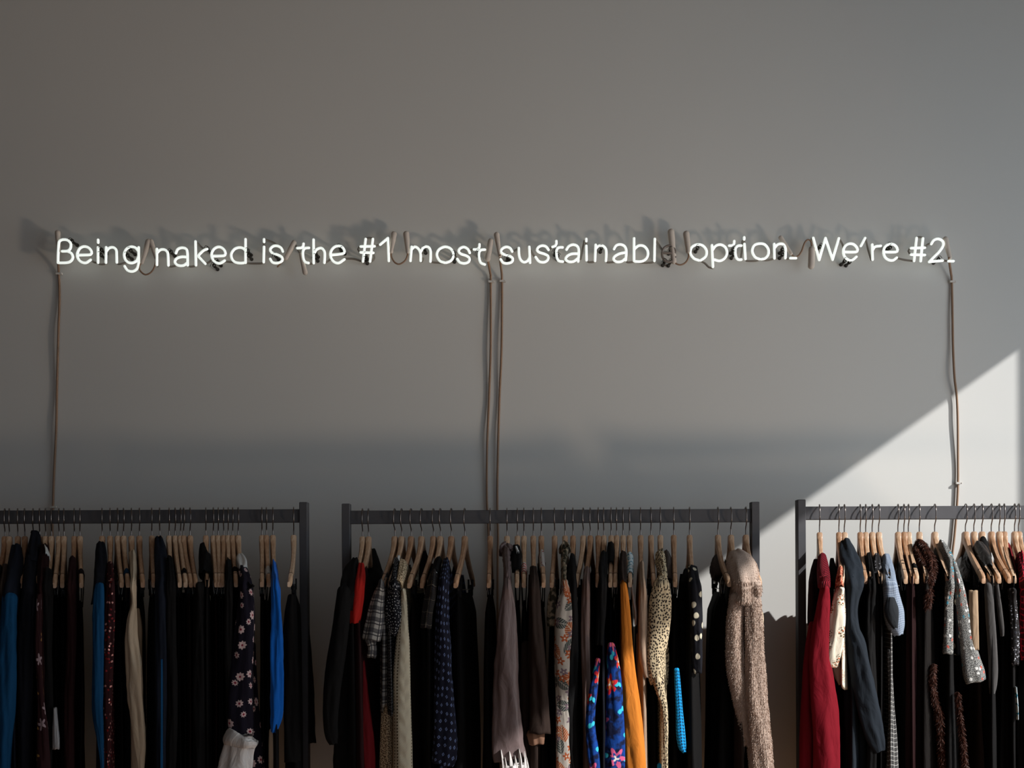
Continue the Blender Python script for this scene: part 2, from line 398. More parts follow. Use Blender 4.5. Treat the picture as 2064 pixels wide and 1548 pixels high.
    # fur
    for nm, a, b, rgh in (('taupe_fur', K(204, 182, 166), K(158, 134, 118), 0.7), ('brown_fur', K(88, 46, 30), K(20, 11, 8), 0.5), ('grey_fur', K(96, 88, 84), K(60, 52, 50), 0.7)):
        n = base_pat(nm, rgh); nz = n.noise(n.uv(160, 34), 5, 4, 0.6); n.b.inputs['Sheen Weight'].default_value = 0.25 if nm == 'taupe_fur' else 0.0
        n.color(n.mix(n.ramp(nz, 0.3, 0.7), b, a)); n.bump(nz, 0.8, 0.004); MATS[nm] = n.m
    # hard things
    n = base_pat('hanger_wood', 0.45); n.b.inputs['Specular IOR Level'].default_value = 0.4
    oi = n.N.new('ShaderNodeObjectInfo'); rn = oi.outputs['Random']
    g = n.noise(n.obj((60, 14, 14)), 3, 4, 0.6, 0.8)
    c = n.mix(rn, K(212, 184, 156), K(184, 144, 112)); c2 = n.mix(rn, K(186, 148, 114), K(150, 106, 74)); n.color(n.mix(n.ramp(g, 0.35, 0.7), c, c2)); n.bump(g, 0.1, 0.001)
    MATS['hanger_wood'] = n.m
    n = base_pat('notch_dark', 0.7); n.color(K(40, 28, 22)); MATS['notch_dark'] = n.m
    n = base_pat('hook_steel', 0.28); n.b.inputs['Metallic'].default_value = 0.95; n.color(K(120, 112, 108)); MATS['hook_steel'] = n.m
    n = base_pat('rack_metal', 0.55); n.b.inputs['Specular IOR Level'].default_value = 0.3
    n.color(n.mix(n.noise(n.obj(9), 4, 3), K(68, 67, 69), K(78, 77, 80))); MATS['rack_metal'] = n.m
    n = base_pat('clear_plastic', 0.2); n.color(K(180, 178, 172)); MATS['clear_plastic'] = n.m
    n = base_pat('black_elastic', 0.6); n.color(K(20, 18, 18)); MATS['black_elastic'] = n.m
    # sign
    n = base_pat('neon_glass_lit', 0.25); n.color(K(235, 240, 235)); n.b.inputs['Emission Color'].default_value = (0.93, 1.0, 0.94, 1); n.b.inputs['Emission Strength'].default_value = 0.74; MATS['neon_lit'] = n.m
    n = base_pat('neon_glass_unlit', 0.2); n.color(K(150, 138, 128)); n.b.inputs['Transmission Weight'].default_value = 0.35; n.b.inputs['Specular IOR Level'].default_value = 0.5; MATS['neon_unlit'] = n.m
    n = base_pat('blocked_glass', 0.45); n.color(K(128, 121, 112)); MATS['blocked_glass'] = n.m
    n = base_pat('boot_rubber', 0.55); n.color(K(205, 194, 182)); n.b.inputs['Specular IOR Level'].default_value = 0.35; MATS['boot_rubber'] = n.m
    n = base_pat('cable_sheath', 0.5); n.color(K(146, 118, 96)); MATS['cable_sheath'] = n.m
    n = base_pat('dark_spring', 0.4); n.b.inputs['Metallic'].default_value = 0.5; n.color(K(50, 46, 40)); MATS['dark_spring'] = n.m
    n = base_pat('white_plastic', 0.4); n.color(K(205, 200, 192)); MATS['white_plastic'] = n.m
    # room
    n = base_pat('painted_plaster', 0.9); n.b.inputs['Specular IOR Level'].default_value = 0.12
    g = n.noise(n.obj(1), 1.3, 3); c = n.mix(g, K(206, 205, 200), K(200, 199, 195))
    n.bump(n.noise(n.obj(1), 420, 2, 0.6), 0.10, 0.001); n.bump(n.noise(n.obj(1), 3.0, 2), 0.12, 0.01); n.color(c); MATS['plaster'] = n.m
    n = base_pat('dark_side_wall_paint', 0.9); n.color(K(96, 88, 80)); MATS['side_plaster'] = n.m
    n = base_pat('white_ceiling_paint', 0.9); n.color(K(170, 154, 134)); MATS['ceiling'] = n.m
    n = base_pat('oak_floor', 0.42); n.b.inputs['Specular IOR Level'].default_value = 0.4
    v = n.obj(1); x, y, z = n.sep(v); row = n.math('FLOOR', n.math('DIVIDE', y, 0.14))
    shade = n.math('FRACT', n.math('MULTIPLY', n.math('SINE', n.math('MULTIPLY', row, 12.9898)), 437.5))
    gr = n.noise(n.obj((2, 30, 1)), 3, 4, 0.6, 0.6)
    c = n.mix(n.ramp(gr, 0.3, 0.7), K(176, 138, 104), K(150, 112, 80)); c = n.mix(n.math('MULTIPLY', shade, 0.35), c, K(120, 88, 62))
    c = n.mix(n.stripe(y, 0.14, 0.003), c, K(60, 42, 30)); n.color(c); MATS['floor'] = n.m
    n = base_pat('window_frame_paint', 0.5); n.color(K(60, 62, 64)); MATS['frame'] = n.m
    n = base_pat('skirting_paint', 0.6); n.color(K(205, 202, 196)); MATS['skirting'] = n.m
make_mats()
# ------------------------------------------------------------------ room
XL, XR, YF, ZC = -3.2, 2.6, -7.0, 3.9
def struct(name, mb, m, loc=(0, 0, 0)):
    o = mb.build(name, m, None, smooth=False); o['kind'] = 'structure'; return o
b = MB(); b.box(((XL+XR)/2, 0.06, ZC/2), (XR-XL+0.4, 0.12, ZC+0.2)); struct('wall_back', b, MATS['plaster'])
b = MB(); b.box(((XL+XR)/2, YF/2, -0.05), (XR-XL+0.4, -YF+0.2, 0.1)); struct('floor', b, MATS['floor'])
b = MB(); b.box(((XL+XR)/2, YF/2, ZC+0.05), (XR-XL+0.4, -YF+0.2, 0.1)); struct('ceiling', b, MATS['ceiling'])
b = MB(); b.box((XL-0.075, YF/2, ZC/2), (0.15, -YF, ZC)); struct('wall_left', b, MATS['side_plaster'])
WY0, WY1, WZ0, WZ1 = -3.4, -0.614, 0.22, 2.92
b = MB()
b.box((XR+0.075, WY1/2, ZC/2), (0.15, -WY1, ZC)); b.box((XR+0.075, (WY0+YF)/2, ZC/2), (0.15, WY0-YF, ZC))
b.box((XR+0.075, (WY0+WY1)/2, WZ0/2), (0.15, WY1-WY0, WZ0)); b.box((XR+0.075, (WY0+WY1)/2, (WZ1+ZC)/2), (0.15, WY1-WY0, ZC-WZ1))
struct('wall_right', b, MATS['plaster'])
b = MB()
FX0, FX1, FZ0, FZ1 = -0.9, 2.3, 0.3, 2.6
b.box(((XL+FX0)/2, YF-0.075, ZC/2), (FX0-XL, 0.15, ZC)); b.box(((XR+FX1)/2, YF-0.075, ZC/2), (XR-FX1, 0.15, ZC))
b.box(((FX0+FX1)/2, YF-0.075, FZ0/2), (FX1-FX0, 0.15, FZ0)); b.box(((FX0+FX1)/2, YF-0.075, (FZ1+ZC)/2), (FX1-FX0, 0.15, ZC-FZ1))
struct('wall_front', b, MATS['plaster'])
b = MB()
b.box((XR+0.06, -2.35, (WZ0+WZ1)/2), (0.05, 0.05, WZ1-WZ0)); b.box((XR+0.06, (WY0+WY1)/2, WZ0+0.02), (0.06, WY1-WY0, 0.04))
b.box((XR+0.06, WY0+0.02, (WZ0+WZ1)/2), (0.06, 0.04, WZ1-WZ0)); struct('window_1', b, MATS['frame'])
b = MB()
for x in (FX0+0.02, 0.7, FX1-0.02): b.box((x, YF-0.06, (FZ0+FZ1)/2), (0.05, 0.05, FZ1-FZ0))
b.box(((FX0+FX1)/2, YF-0.06, FZ0+0.02), (FX1-FX0, 0.05, 0.04)); struct('window_2', b, MATS['frame'])
b = MB(); b.box(((XL+XR)/2, -0.009, 0.06), (XR-XL, 0.018, 0.12)); struct('baseboard_back', b, MATS['skirting'])

# ------------------------------------------------------------------ neon sign
DT = DW-0.052          # depth of the lettering
OX = {1: 90, 2: 540, 3: 960, 4: 1440}; ZS = 3.969
def Z(sheet, x, y, d=DT): return P(OX[sheet]+x/ZS, 420+y/ZS, d)
WORDS = [
 ('being', 'far left end', 1, [
  ('B', [('c', [(107, 435), (108, 380), (112, 290), (120, 262), (145, 250), (182, 254), (208, 280), (207, 318), (185, 340), (140, 343)]), ('c', [(180, 342), (212, 358), (226, 390), (212, 420), (180, 434), (115, 436)])]),
  ('e', [('c', [(262, 374), (320, 373), (368, 369), (375, 345), (352, 315), (315, 305), (280, 322), (261, 365), (268, 402), (292, 428), (330, 436), (368, 412)])]),
  ('i', [('s', [(428, 252), (428, 274)]), ('s', [(427, 312), (427, 434)])]),
  ('n', [('s', [(492, 312), (490, 434)]), ('c', [(492, 345), (515, 318), (548, 312), (572, 332), (576, 370), (577, 432)])]),
  ('g', [('c', [(748, 340), (725, 314), (690, 307), (655, 325), (637, 362), (642, 402), (665, 430), (700, 437), (735, 420), (748, 392)]), ('c', [(752, 312), (752, 400), (750, 450), (735, 488), (700, 505), (662, 495), (640, 463)])])]),
 ('naked is', 'between the words for being and the', 1, [
  ('n', [('s', [(898, 325), (898, 452)]), ('c', [(898, 358), (925, 332), (958, 330), (982, 350), (988, 390), (990, 456)])]),
  ('a', [('c', [(1050, 358), (1065, 327), (1097, 315), (1130, 323), (1142, 355), (1144, 455)]), ('c', [(1142, 390), (1095, 388), (1055, 402), (1042, 430), (1065, 455), (1110, 457), (1142, 435)])]),
  ('k', [('s', [(1207, 265), (1210, 455)]), ('c', [(1300, 325), (1270, 338), (1232, 378), (1245, 400), (1285, 443)])]),
  ('e', [('c', [(1342, 382), (1395, 381), (1442, 375), (1443, 345), (1422, 318), (1390, 308), (1355, 325), (1336, 362), (1342, 402), (1365, 430), (1402, 440), (1440, 418)])]),
  ('d', [('s', [(1607, 247), (1607, 435)]), ('c', [(1603, 335), (1588, 320), (1558, 313), (1520, 325), (1494, 362), (1497, 400), (1518, 427), (1552, 437), (1585, 437), (1605, 432)])]),
  ('i', [('s', [(1755, 248), (1755, 268)]), ('s', [(1755, 308), (1752, 430)])]),
  ('s', [('c', [(1905, 345), (1893, 318), (1862, 300), (1828, 303), (1805, 327), (1815, 352), (1855, 368), (1892, 385), (1904, 408), (1888, 430), (1850, 438), (1820, 430), (1805, 405)])])]),
 ('the #1', 'left of the middle', 2, [
  ('t', [('c', [(235, 318), (268, 315), (282, 303), (285, 283)]), ('c', [(328, 316), (300, 318), (283, 335), (280, 365), (285, 405), (300, 430), (325, 437)])]),
  ('h', [('s', [(365, 250), (366, 438)]), ('c', [(368, 362), (392, 328), (428, 318), (452, 345), (455, 385), (452, 435)])]),
  ('e', [('c', [(505, 373), (560, 368), (609, 357), (608, 328), (583, 303), (545, 303), (515, 325), (500, 362), (508, 402), (532, 430), (567, 437), (612, 408)])]),
  ('hash', [('s', [(782, 245), (760, 425)]), ('s', [(840, 245), (817, 425)]), ('s', [(742, 305), (853, 303)]), ('s', [(742, 352), (843, 356)])]),
  ('one', [('s', [(898, 290), (960, 238)]), ('s', [(960, 238), (967, 420)])])]),
 ('most', 'in the middle beside the two central cables', 2, [
  ('m', [('s', [(1150, 308), (1140, 420)]), ('c', [(1147, 330), (1175, 307), (1205, 325), (1221, 365), (1222, 420)]), ('c', [(1221, 350), (1245, 312), (1280, 308), (1300, 335), (1302, 380), (1300, 425)])]),
  ('o', [('c', [(1415, 435), (1375, 420), (1352, 375), (1366, 332), (1410, 308), (1452, 316), (1478, 345), (1482, 387), (1462, 420), (1425, 435)])]),
  ('s', [('c', [(1615, 355), (1598, 325), (1567, 309), (1535, 322), (1526, 345), (1545, 365), (1585, 378), (1611, 397), (1608, 425), (1575, 440), (1535, 432), (1515, 405)])]),
  ('t', [('c', [(1648, 328), (1675, 328), (1690, 312), (1692, 288)]), ('c', [(1735, 330), (1705, 333), (1690, 352), (1690, 395), (1703, 435), (1735, 449)])])]),
 ('sustainable', 'its last letter unlit and grey', 3, [
  ('s', [('c', [(287, 345), (270, 318), (238, 308), (205, 325), (198, 350), (225, 370), (265, 380), (292, 402), (285, 428), (250, 440), (215, 435), (195, 408)])]),
  ('u', [('c', [(340, 318), (343, 378), (357, 415), (382, 431), (410, 420), (425, 395)]), ('s', [(424, 308), (430, 435)])]),
  ('s', [('c', [(578, 332), (558, 306), (528, 298), (497, 310), (486, 335), (505, 352), (545, 365), (574, 382), (573, 410), (545, 430), (503, 425), (475, 390)])]),
  ('t', [('c', [(610, 308), (632, 300), (641, 282), (640, 262)]), ('c', [(690, 312), (660, 313), (642, 335), (645, 392), (660, 420), (692, 426)])]),
  ('a', [('c', [(722, 330), (740, 303), (775, 290), (808, 303), (820, 340), (815, 425)]), ('c', [(812, 362), (760, 365), (724, 385), (715, 408), (737, 426), (777, 425), (812, 400)])]),
  ('i', [('s', [(880, 245), (880, 262)]), ('s', [(880, 300), (882, 415)])]),
  ('n', [('s', [(955, 292), (950, 420)]), ('c', [(953, 325), (980, 300), (1013, 300), (1036, 325), (1040, 365), (1037, 420)])]),
  ('a', [('c', [(1102, 325), (1118, 298), (1150, 288), (1185, 302), (1200, 340), (1195, 415)]), ('c', [(1197, 352), (1145, 363), (1107, 385), (1098, 408), (1120, 427), (1160, 425), (1195, 400)])]),
  ('b', [('s', [(1262, 240), (1262, 420)]), ('c', [(1265, 325), (1300, 298), (1342, 303), (1371, 340), (1370, 385), (1345, 415), (1308, 426), (1270, 424)])]),
  ('l', [('s', [(1428, 245), (1425, 420)])]),
  ('e_unlit', [('c', [(1490, 356), (1540, 356), (1590, 355), (1580, 320), (1545, 299), (1505, 315), (1486, 357), (1495, 400), (1530, 428), (1570, 418), (1590, 390)])])]),
 ('option.', 'right of the unlit letter', 3, [
  ('o', [('c', [(1780, 416), (1740, 400), (1713, 360), (1725, 310), (1770, 289), (1815, 300), (1842, 340), (1835, 385), (1795, 416)])]),
  ('p', [('s', [(1885, 295), (1893, 468)]), ('c', [(1890, 335), (1915, 300), (1955, 290), (1992, 312), (2006, 355), (1988, 398), (1948, 420), (1903, 410)])])]),
 ("we're #2.", 'far right end', 4, [
  ('W', [('s', [(790, 237), (838, 412)]), ('s', [(838, 412), (888, 238)]), ('s', [(888, 238), (945, 410)]), ('s', [(945, 410), (995, 240)])]),
  ('e', [('c', [(1036, 348), (1090, 350), (1141, 345), (1140, 315), (1110, 286), (1070, 285), (1040, 310), (1031, 350), (1042, 387), (1070, 411), (1105, 412), (1135, 388)])]),
  ('apostrophe', [('s', [(1205, 238), (1172, 300)])]),
  ('r', [('s', [(1262, 290), (1265, 410)]), ('c', [(1265, 335), (1285, 307), (1330, 300)])]),
  ('e', [('c', [(1360, 348), (1412, 350), (1461, 345), (1460, 315), (1435, 290), (1395, 287), (1362, 312), (1353, 350), (1365, 391), (1395, 413), (1430, 415), (1458, 395)])]),
  ('hash', [('s', [(1617, 237), (1597, 420)]), ('s', [(1668, 240), (1650, 422)]), ('s', [(1572, 318), (1683, 315)]), ('s', [(1572, 370), (1683, 373)])]),
  ('two', [('c', [(1735, 285), (1755, 255), (1790, 244), (1825, 262), (1830, 297), (1800, 345), (1755, 390), (1718, 428)]), ('s', [(1718, 428), (1825, 418)])]),
  ('full_stop', [('s', [(1872, 422), (1912, 422)])])]),
]
# the letters of "option." that continue on the last enlargement
WORDS[5][3].extend([
  ('t', 4, [('c', [(118, 298), (145, 296), (157, 282), (158, 262)]), ('c', [(215, 298), (190, 299), (170, 318), (167, 350), (172, 388), (190, 410), (215, 410)])]),
  ('i', 4, [('s', [(238, 232), (238, 248)]), ('s', [(240, 285), (248, 405)])]),
  ('o', 4, [('c', [(360, 406), (325, 390), (303, 345), (315, 300), (350, 283), (398, 287), (430, 325), (430, 370), (405, 400), (375, 407)])]),
  ('n', 4, [('s', [(478, 285), (480, 400)]), ('c', [(480, 318), (508, 288), (545, 285), (565, 310), (569, 350), (567, 398)])]),
  ('full_stop', 4, [('s', [(607, 398), (652, 398)])])])
RT = 3.55*DT/F*0.73
RB = 0.0033
# blocked-out tube pieces (sheet, points), then standoffs (sheet, x, y), boots (sheet, top, bottom, width), springs
BLOCK = {
 'being': [(1, [(428, 278), (428, 308)]), (1, [(427, 436), (440, 446), (478, 446), (490, 436)]), (1, [(577, 434), (592, 446), (640, 436), (665, 430)]), (1, [(368, 412), (400, 432), (427, 434)]), (1, [(180, 254), (205, 268)]), (1, [(750, 400), (762, 438), (775, 440)]), (1, [(107, 437), (112, 400), (112, 330)])],
 'naked is': [(1, [(990, 456), (1005, 466), (1045, 460)]), (1, [(1144, 456), (1165, 466), (1200, 462), (1210, 456)]), (1, [(1220, 275), (1262, 318), (1300, 330)]), (1, [(1285, 443), (1320, 428), (1342, 402)]), (1, [(1440, 425), (1500, 430), (1552, 436)]), (1, [(1607, 436), (1640, 440), (1735, 440), (1752, 432)]), (1, [(1755, 272), (1755, 306)]), (1, [(1765, 250), (1830, 275), (1893, 318)]), (1, [(898, 452), (905, 466), (905, 430)])],
 'the #1': [(2, [(225, 300), (240, 330), (262, 365)]), (2, [(325, 438), (345, 444), (366, 438)]), (2, [(452, 436), (475, 425), (508, 402)]), (2, [(612, 402), (690, 405), (760, 428)]), (2, [(782, 240), (812, 236), (840, 240)]), (2, [(742, 300), (722, 328), (742, 354)]), (2, [(853, 303), (880, 295), (898, 290)]), (2, [(840, 350), (850, 400), (820, 430)])],
 'most': [(2, [(1300, 427), (1330, 432), (1415, 437)]), (2, [(1430, 437), (1480, 410), (1500, 390)]), (2, [(1222, 425), (1235, 425), (1240, 400)]), (2, [(1600, 340), (1625, 332), (1648, 328)])],
 'sustainable': [(3, [(290, 345), (320, 332), (340, 320)]), (3, [(430, 330), (462, 380), (475, 392)]), (3, [(578, 332), (595, 318), (610, 308)]), (3, [(692, 427), (720, 430), (740, 426)]), (3, [(865, 262), (850, 330), (835, 405)]), (3, [(880, 268), (880, 298)]), (3, [(882, 418), (900, 430), (940, 428), (950, 420)]), (3, [(1037, 422), (1050, 432), (1120, 428)]), (3, [(1195, 418), (1210, 432), (1255, 428), (1262, 422)]), (3, [(1275, 426), (1300, 434), (1400, 434), (1425, 422)]), (3, [(1440, 262), (1465, 300), (1490, 340)])],
 'option.': [(3, [(1795, 420), (1830, 440), (1860, 470), (1890, 478)]), (3, [(1740, 400), (1712, 375), (1700, 350)]), (4, [(225, 262), (220, 330), (213, 388)]), (4, [(238, 252), (240, 283)]), (4, [(248, 408), (258, 420), (330, 420), (362, 410)]), (4, [(375, 412), (420, 415), (480, 402)]), (4, [(567, 402), (585, 405), (607, 398)])],
 "we're #2.": [(4, [(782, 320), (776, 270), (780, 240)]), (4, [(1000, 245), (1025, 290), (1034, 330)]), (4, [(1210, 245), (1230, 330), (1255, 412)]), (4, [(1460, 398), (1520, 412), (1597, 422)]), (4, [(1617, 235), (1642, 230), (1668, 236)]), (4, [(1572, 314), (1553, 343), (1572, 374)]), (4, [(1685, 315), (1705, 290), (1735, 283)]), (4, [(1825, 418), (1850, 420), (1872, 422)])],
}
OFFS = {
 'being': [(1, 222, 265), (1, 457, 335), (1, 452, 375), (1, 690, 340), (1, 665, 378)], 'naked is': [(1, 1012, 352), (1, 1305, 328), (1, 1357, 460), (1, 1385, 430), (1, 1628, 345), (1, 1632, 378), (1, 1850, 382)],
 'the #1': [(2, 385, 360), (2, 382, 392), (2, 575, 312), (2, 600, 335), (2, 785, 378), (2, 782, 412)], 'most': [(2, 1255, 328), (2, 1492, 365), (2, 1488, 400), (2, 1685, 355)],
 'sustainable': [(3, 248, 392), (3, 265, 402), (3, 630, 345), (3, 652, 380), (3, 1000, 320), (3, 1553, 335), (3, 1505, 428), (3, 1550, 432)], 'option.': [(3, 1770, 318), (4, 150, 330), (4, 155, 370), (4, 545, 330), (4, 545, 370)],
 "we're #2.": [(4, 845, 308), (4, 1042, 422), (4, 1082, 430), (4, 1405, 315), (4, 1390, 300), (4, 1790, 408)],
}
BOOT = {
 'being': [(1, (105, 195), (113, 345), 44, 30), (1, (832, 268), (778, 432), 52, 30)], 'naked is': [(1, (852, 266), (893, 400), 42, 30), (1, (1995, 275), (1928, 398), 42, 38)],
 'the #1': [(2, (298, 512), (262, 368), 44, 26), (2, (1008, 208), (985, 350), 48, 30)], 'most': [(2, (1107, 206), (1120, 350), 50, 32), (2, (1782, 262), (1756, 402), 44, 50)],
 'sustainable': [(2, (1830, 212), (1856, 380), 46, 28), (3, (1558, 190), (1580, 425), 56, 42)], 'option.': [(3, (1680, 205), (1698, 345), 52, 40), (4, (530, 235), (612, 362), 36, 30)],
 "we're #2.": [(4, (775, 460), (779, 325), 54, 50), (4, (1848, 248), (1884, 398), 46, 30)],
}
for (word, where, sheet, letters) in WORDS:
    cs = []
    for L in letters:
        sh = L[1] if len(L) == 3 else sheet
        for k, pts in L[-1]:
            cs += [Z(sh, x, y).x for x, y in pts]
    zc = Z(sheet, 500, 380).z
    root = empty('neon_word', ((min(cs)+max(cs))/2, -0.001, zc))
    tag(root, 'white neon tubes spelling %s, %s' % (word, where), 'neon sign', 'neon words of the wall sign')
    for L in letters:
        sh = L[1] if len(L) == 3 else sheet
        m = MB()
        for k, pts in L[-1]:
            p3 = [Z(sh, x, y) for x, y in pts]
            p3 = catmull(p3, 0.004) if k == 'c' else catmull([p3[0], p3[1]], 0.01)
            m.tube(p3, RT, 10)
        o = m.build('letter_'+L[0] if L[0] not in ('e_unlit',) else 'letter_e', MATS['neon_unlit'] if L[0] == 'e_unlit' else MATS['neon_lit'], root, world_space=True)
        o.name = 'letter'
        if L[0] == 'e_unlit': o['label'] = 'unlit grey glass letter e'
    for sh, pts in BLOCK[word]:
        m = MB(); p3 = catmull([Z(sh, x, y, DT+0.009) for x, y in pts], 0.005); m.tube(p3, RB, 8)
        m.build('blocked_tube', MATS['blocked_glass'], root, world_space=True)
    for sh, x, y in OFFS[word]:
        m = MB(); c = Z(sh, x, y, DT+0.012); w = Vector((c.x, -0.0005, c.z))
        m.tube([w, Vector((c.x, c.y+0.008, c.z))], lambda t: 0.0052-0.002*t, 10)
        m.tube([w, w+Vector((0, -0.004, 0))], 0.0058, 12)
        coil = [c+Vector((0.0045*math.cos(q*1.2), -0.005+0.0008*q*0.9, 0.0055*math.sin(q*1.2))) for q in range(-4, 16)]
        m.tube(coil, 0.0010, 6)
        wire = [c+Vector((-0.010, -0.010, -0.004)), c+Vector((-0.002, -0.016, 0.007)), c+Vector((0.008, -0.010, 0.002))]
        m.tube(catmull(wire, 0.003), 0.0009, 5)
        m.build('standoff', MATS['dark_spring'], root, world_space=True)
    for sh, a, b_, w1, w2 in BOOT[word]:
        A, B = Z(sh, a[0], a[1], DT+0.008), Z(sh, b_[0], b_[1], DT+0.003)
        r1, r2 = w1/ZS*DT/F/2, w2/ZS*DT/F/2
        n = 16; pts = [A.lerp(B, i/n) for i in range(n+1)]
        m = MB(); m.tube(pts, lambda t: r1*(1-t)+r2*t+0.0007*math.exp(-((t-0.97)/0.02)**2), 16)
        m.build('electrode_boot', MATS['boot_rubber'], root, world_space=True)
    # glass ends feeding the boots
# ------------------------------------------------------------------ cables of the sign
def cable(name, pts, label, clips, group=None, r=0.0036, depths=None):
    P3 = [P(x, y, d) for (x, y, d) in pts]
    root = empty(name, P3[0]); tag(root, label, 'cable', group)
    m = MB(); m.tube(catmull(P3, 0.012), r, 8); m.build('sheath', MATS['cable_sheath'], root, world_space=True)
    for (x, y) in clips:
        c = min(catmull(P3, 0.004), key=lambda p: abs(p.z-P(x, y, DW).z)); k = MB()
        k.box((c.x+0.002, c.y-0.001, c.z), (0.019, 0.010, 0.006)); k.box((c.x-0.001, (c.y+0.0)/2, c.z), (0.006, abs(c.y), 0.006))
        k.tube([Vector((c.x+0.009, 0, c.z)), Vector((c.x+0.009, c.y-0.007, c.z))], 0.0014, 6)
        k.build('cable_clip', MATS['white_plastic'], root, world_space=True, smooth=False)
    return root
dw = DW-0.0068
cable('sign_cable', [(117.5, 505, DT), (117, 520, DW-0.03), (118.5, 552, dw), (120, 600, dw), (117.5, 680, dw-0.004), (115, 780, dw), (113.5, 860, dw-0.003), (109, 960, dw), (107, 1022, dw), (105.5, 1080, dw), (105, 1200, dw), (105, 1560, dw), (105, 1850, dw)],
      'beige sign cable dropping down the wall from the letter B', [(119, 552), (107, 1022)])
cable('sign_cable', [(983, 522, DT), (985, 533, DW-0.035), (988.5, 552, DW-0.02), (989, 568, dw), (989, 700, dw-0.004), (986, 800, dw), (982, 900, dw-0.004), (981.5, 1000, dw), (985, 1080, dw), (988, 1200, dw), (988, 1850, dw)],
      'left of the two beige cables dropping down the middle of the wall', [(989, 568)], 'central sign cables')
cable('sign_cable', [(1008, 515, DT), (1008.5, 528, DW-0.035), (1011.5, 552, DW-0.02), (1012, 567, dw), (1011, 700, dw-0.004), (1007, 800, dw), (1004, 900, dw-0.003), (1002.5, 1000, dw), (1004, 1080, dw), (1003, 1200, dw), (1003, 1850, dw)],
      'right of the two beige cables dropping down the middle of the wall', [(1012, 567)], 'central sign cables')
cable('sign_cable', [(1913, 520, DT), (1914, 532, DW-0.03), (1917, 552, DW-0.018), (1918.5, 568, dw), (1920, 640, dw-0.003), (1921, 700, dw-0.004), (1924, 760, dw-0.010), (1928.5, 800, dw-0.004), (1930.5, 850, dw-0.004), (1931, 930, dw), (1931, 974, dw), (1929, 1020, dw), (1924, 1080, dw), (1918, 1140, dw), (1916, 1250, dw), (1916, 1850, dw)],
      'beige sign cable dropping down the right side into the sunlight', [(1919, 568), (1932, 974)])
def loop(sheet, pts, label):
    P3 = [Z(sheet, x, y, DT+0.002) for x, y in pts]; m = MB(); m.tube(catmull(P3, 0.004), 0.0026, 8)
    o = m.build('jumper_wire', MATS['cable_sheath'], None, loc=P3[0]); tag(o, label, 'wire')
loop(1, [(776, 430), (758, 465), (765, 500), (805, 530), (850, 512), (880, 465), (892, 400)], 'looped beige wire joining the sign words being and naked')
loop(2, [(128-0, 402), (112, 430), (78, 466)], 'short stiff wire below the s of the word is')
loop(2, [(985, 350), (990, 392), (1015, 432), (1052, 446), (1095, 420), (1114, 385), (1120, 350)], 'looped beige wire joining the sign digit 1 and the word most')
loop(3, [(1580, 420), (1598, 442), (1635, 452), (1675, 432), (1698, 390), (1698, 345)], 'looped beige wire below the unlit letter e of the sign')
loop(4, [(612, 362), (640, 388), (672, 378), (698, 340), (722, 275), (750, 250), (774, 268), (778, 320)], 'bent beige wire rising between the sign word option and the W')

# ------------------------------------------------------------------ clothes racks
YR = -DW+DR
def rack(label, xl, xr, px_l, py_top, ztop_rail, left_post=True, right_post=True):
    """xl, xr outer x of the posts; rail between"""
    root = empty('clothes_rack', ((xl+xr)/2, YR, 0)); tag(root, label, 'clothes rack', 'dark metal clothes racks')
    m = MB(); m.box(((xl+xr)/2, YR, ztop_rail-0.019), (xr-xl-0.044, 0.020, 0.038), bev=0.0015)
    m.build('rail', MATS['rack_metal'], root, smooth=False, world_space=True)
    for x in (xl+0.0115, xr-0.0115):
        m = MB(); zt = ztop_rail+0.020
        m.box((x, YR, zt/2), (0.023, 0.032, zt), bev=0.0015); m.build('post', MATS['rack_metal'], root, smooth=False, world_space=True)
        m = MB(); m.box((x, YR, 0.018), (0.03, 0.46, 0.036), bev=0.002); m.build('foot', MATS['rack_metal'], root, smooth=False, world_space=True)
    m = MB(); m.box(((xl+xr)/2, YR, 0.10), (xr-xl-0.044, 0.020, 0.03), bev=0.0015); m.build('lower_rail', MATS['rack_metal'], root, smooth=False, world_space=True)
    return root
DF = DR-0.01
ZT_L, ZT_M, ZT_R = P(310, 1027.5, DF).z, P(1100, 1027.5, DF).z, P(1840, 1020, DF).z
RZ = (ZT_L+ZT_M+ZT_R)/3
# left rack reaches out of the frame on the left, right rack on the right
rack('left dark metal clothes rack, its left end out of the picture', P(619.5, 1100, DR-0.016).x-1.22, P(619.5, 1100, DR-0.016).x, 0, 0, ZT_L)
rack('middle dark metal clothes rack shown with both end posts', P(689, 1100, DR-0.016).x, P(1531.5, 1100, DR-0.016).x, 0, 0, ZT_M)
rack('right dark metal clothes rack reaching into the sunlight', P(1608.5, 1100, DR-0.016).x, P(1608.5, 1100, DR-0.016).x+1.20, 0, 0, ZT_R)
# ------------------------------------------------------------------ hangers
ARM_TOP = [(0.0, -0.0735), (0.015, -0.0745), (0.022, -0.094), (0.05, -0.119), (0.10, -0.148), (0.16, -0.176), (0.20, -0.193), (0.215, -0.208)]
ARM_BOT = [(0.0, -0.108), (0.020, -0.121), (0.05, -0.144), (0.10, -0.171), (0.16, -0.198), (0.205, -0.220), (0.215, -0.222)]
TOPS = {'left': ZT_L, 'middle': ZT_M, 'right': ZT_R}

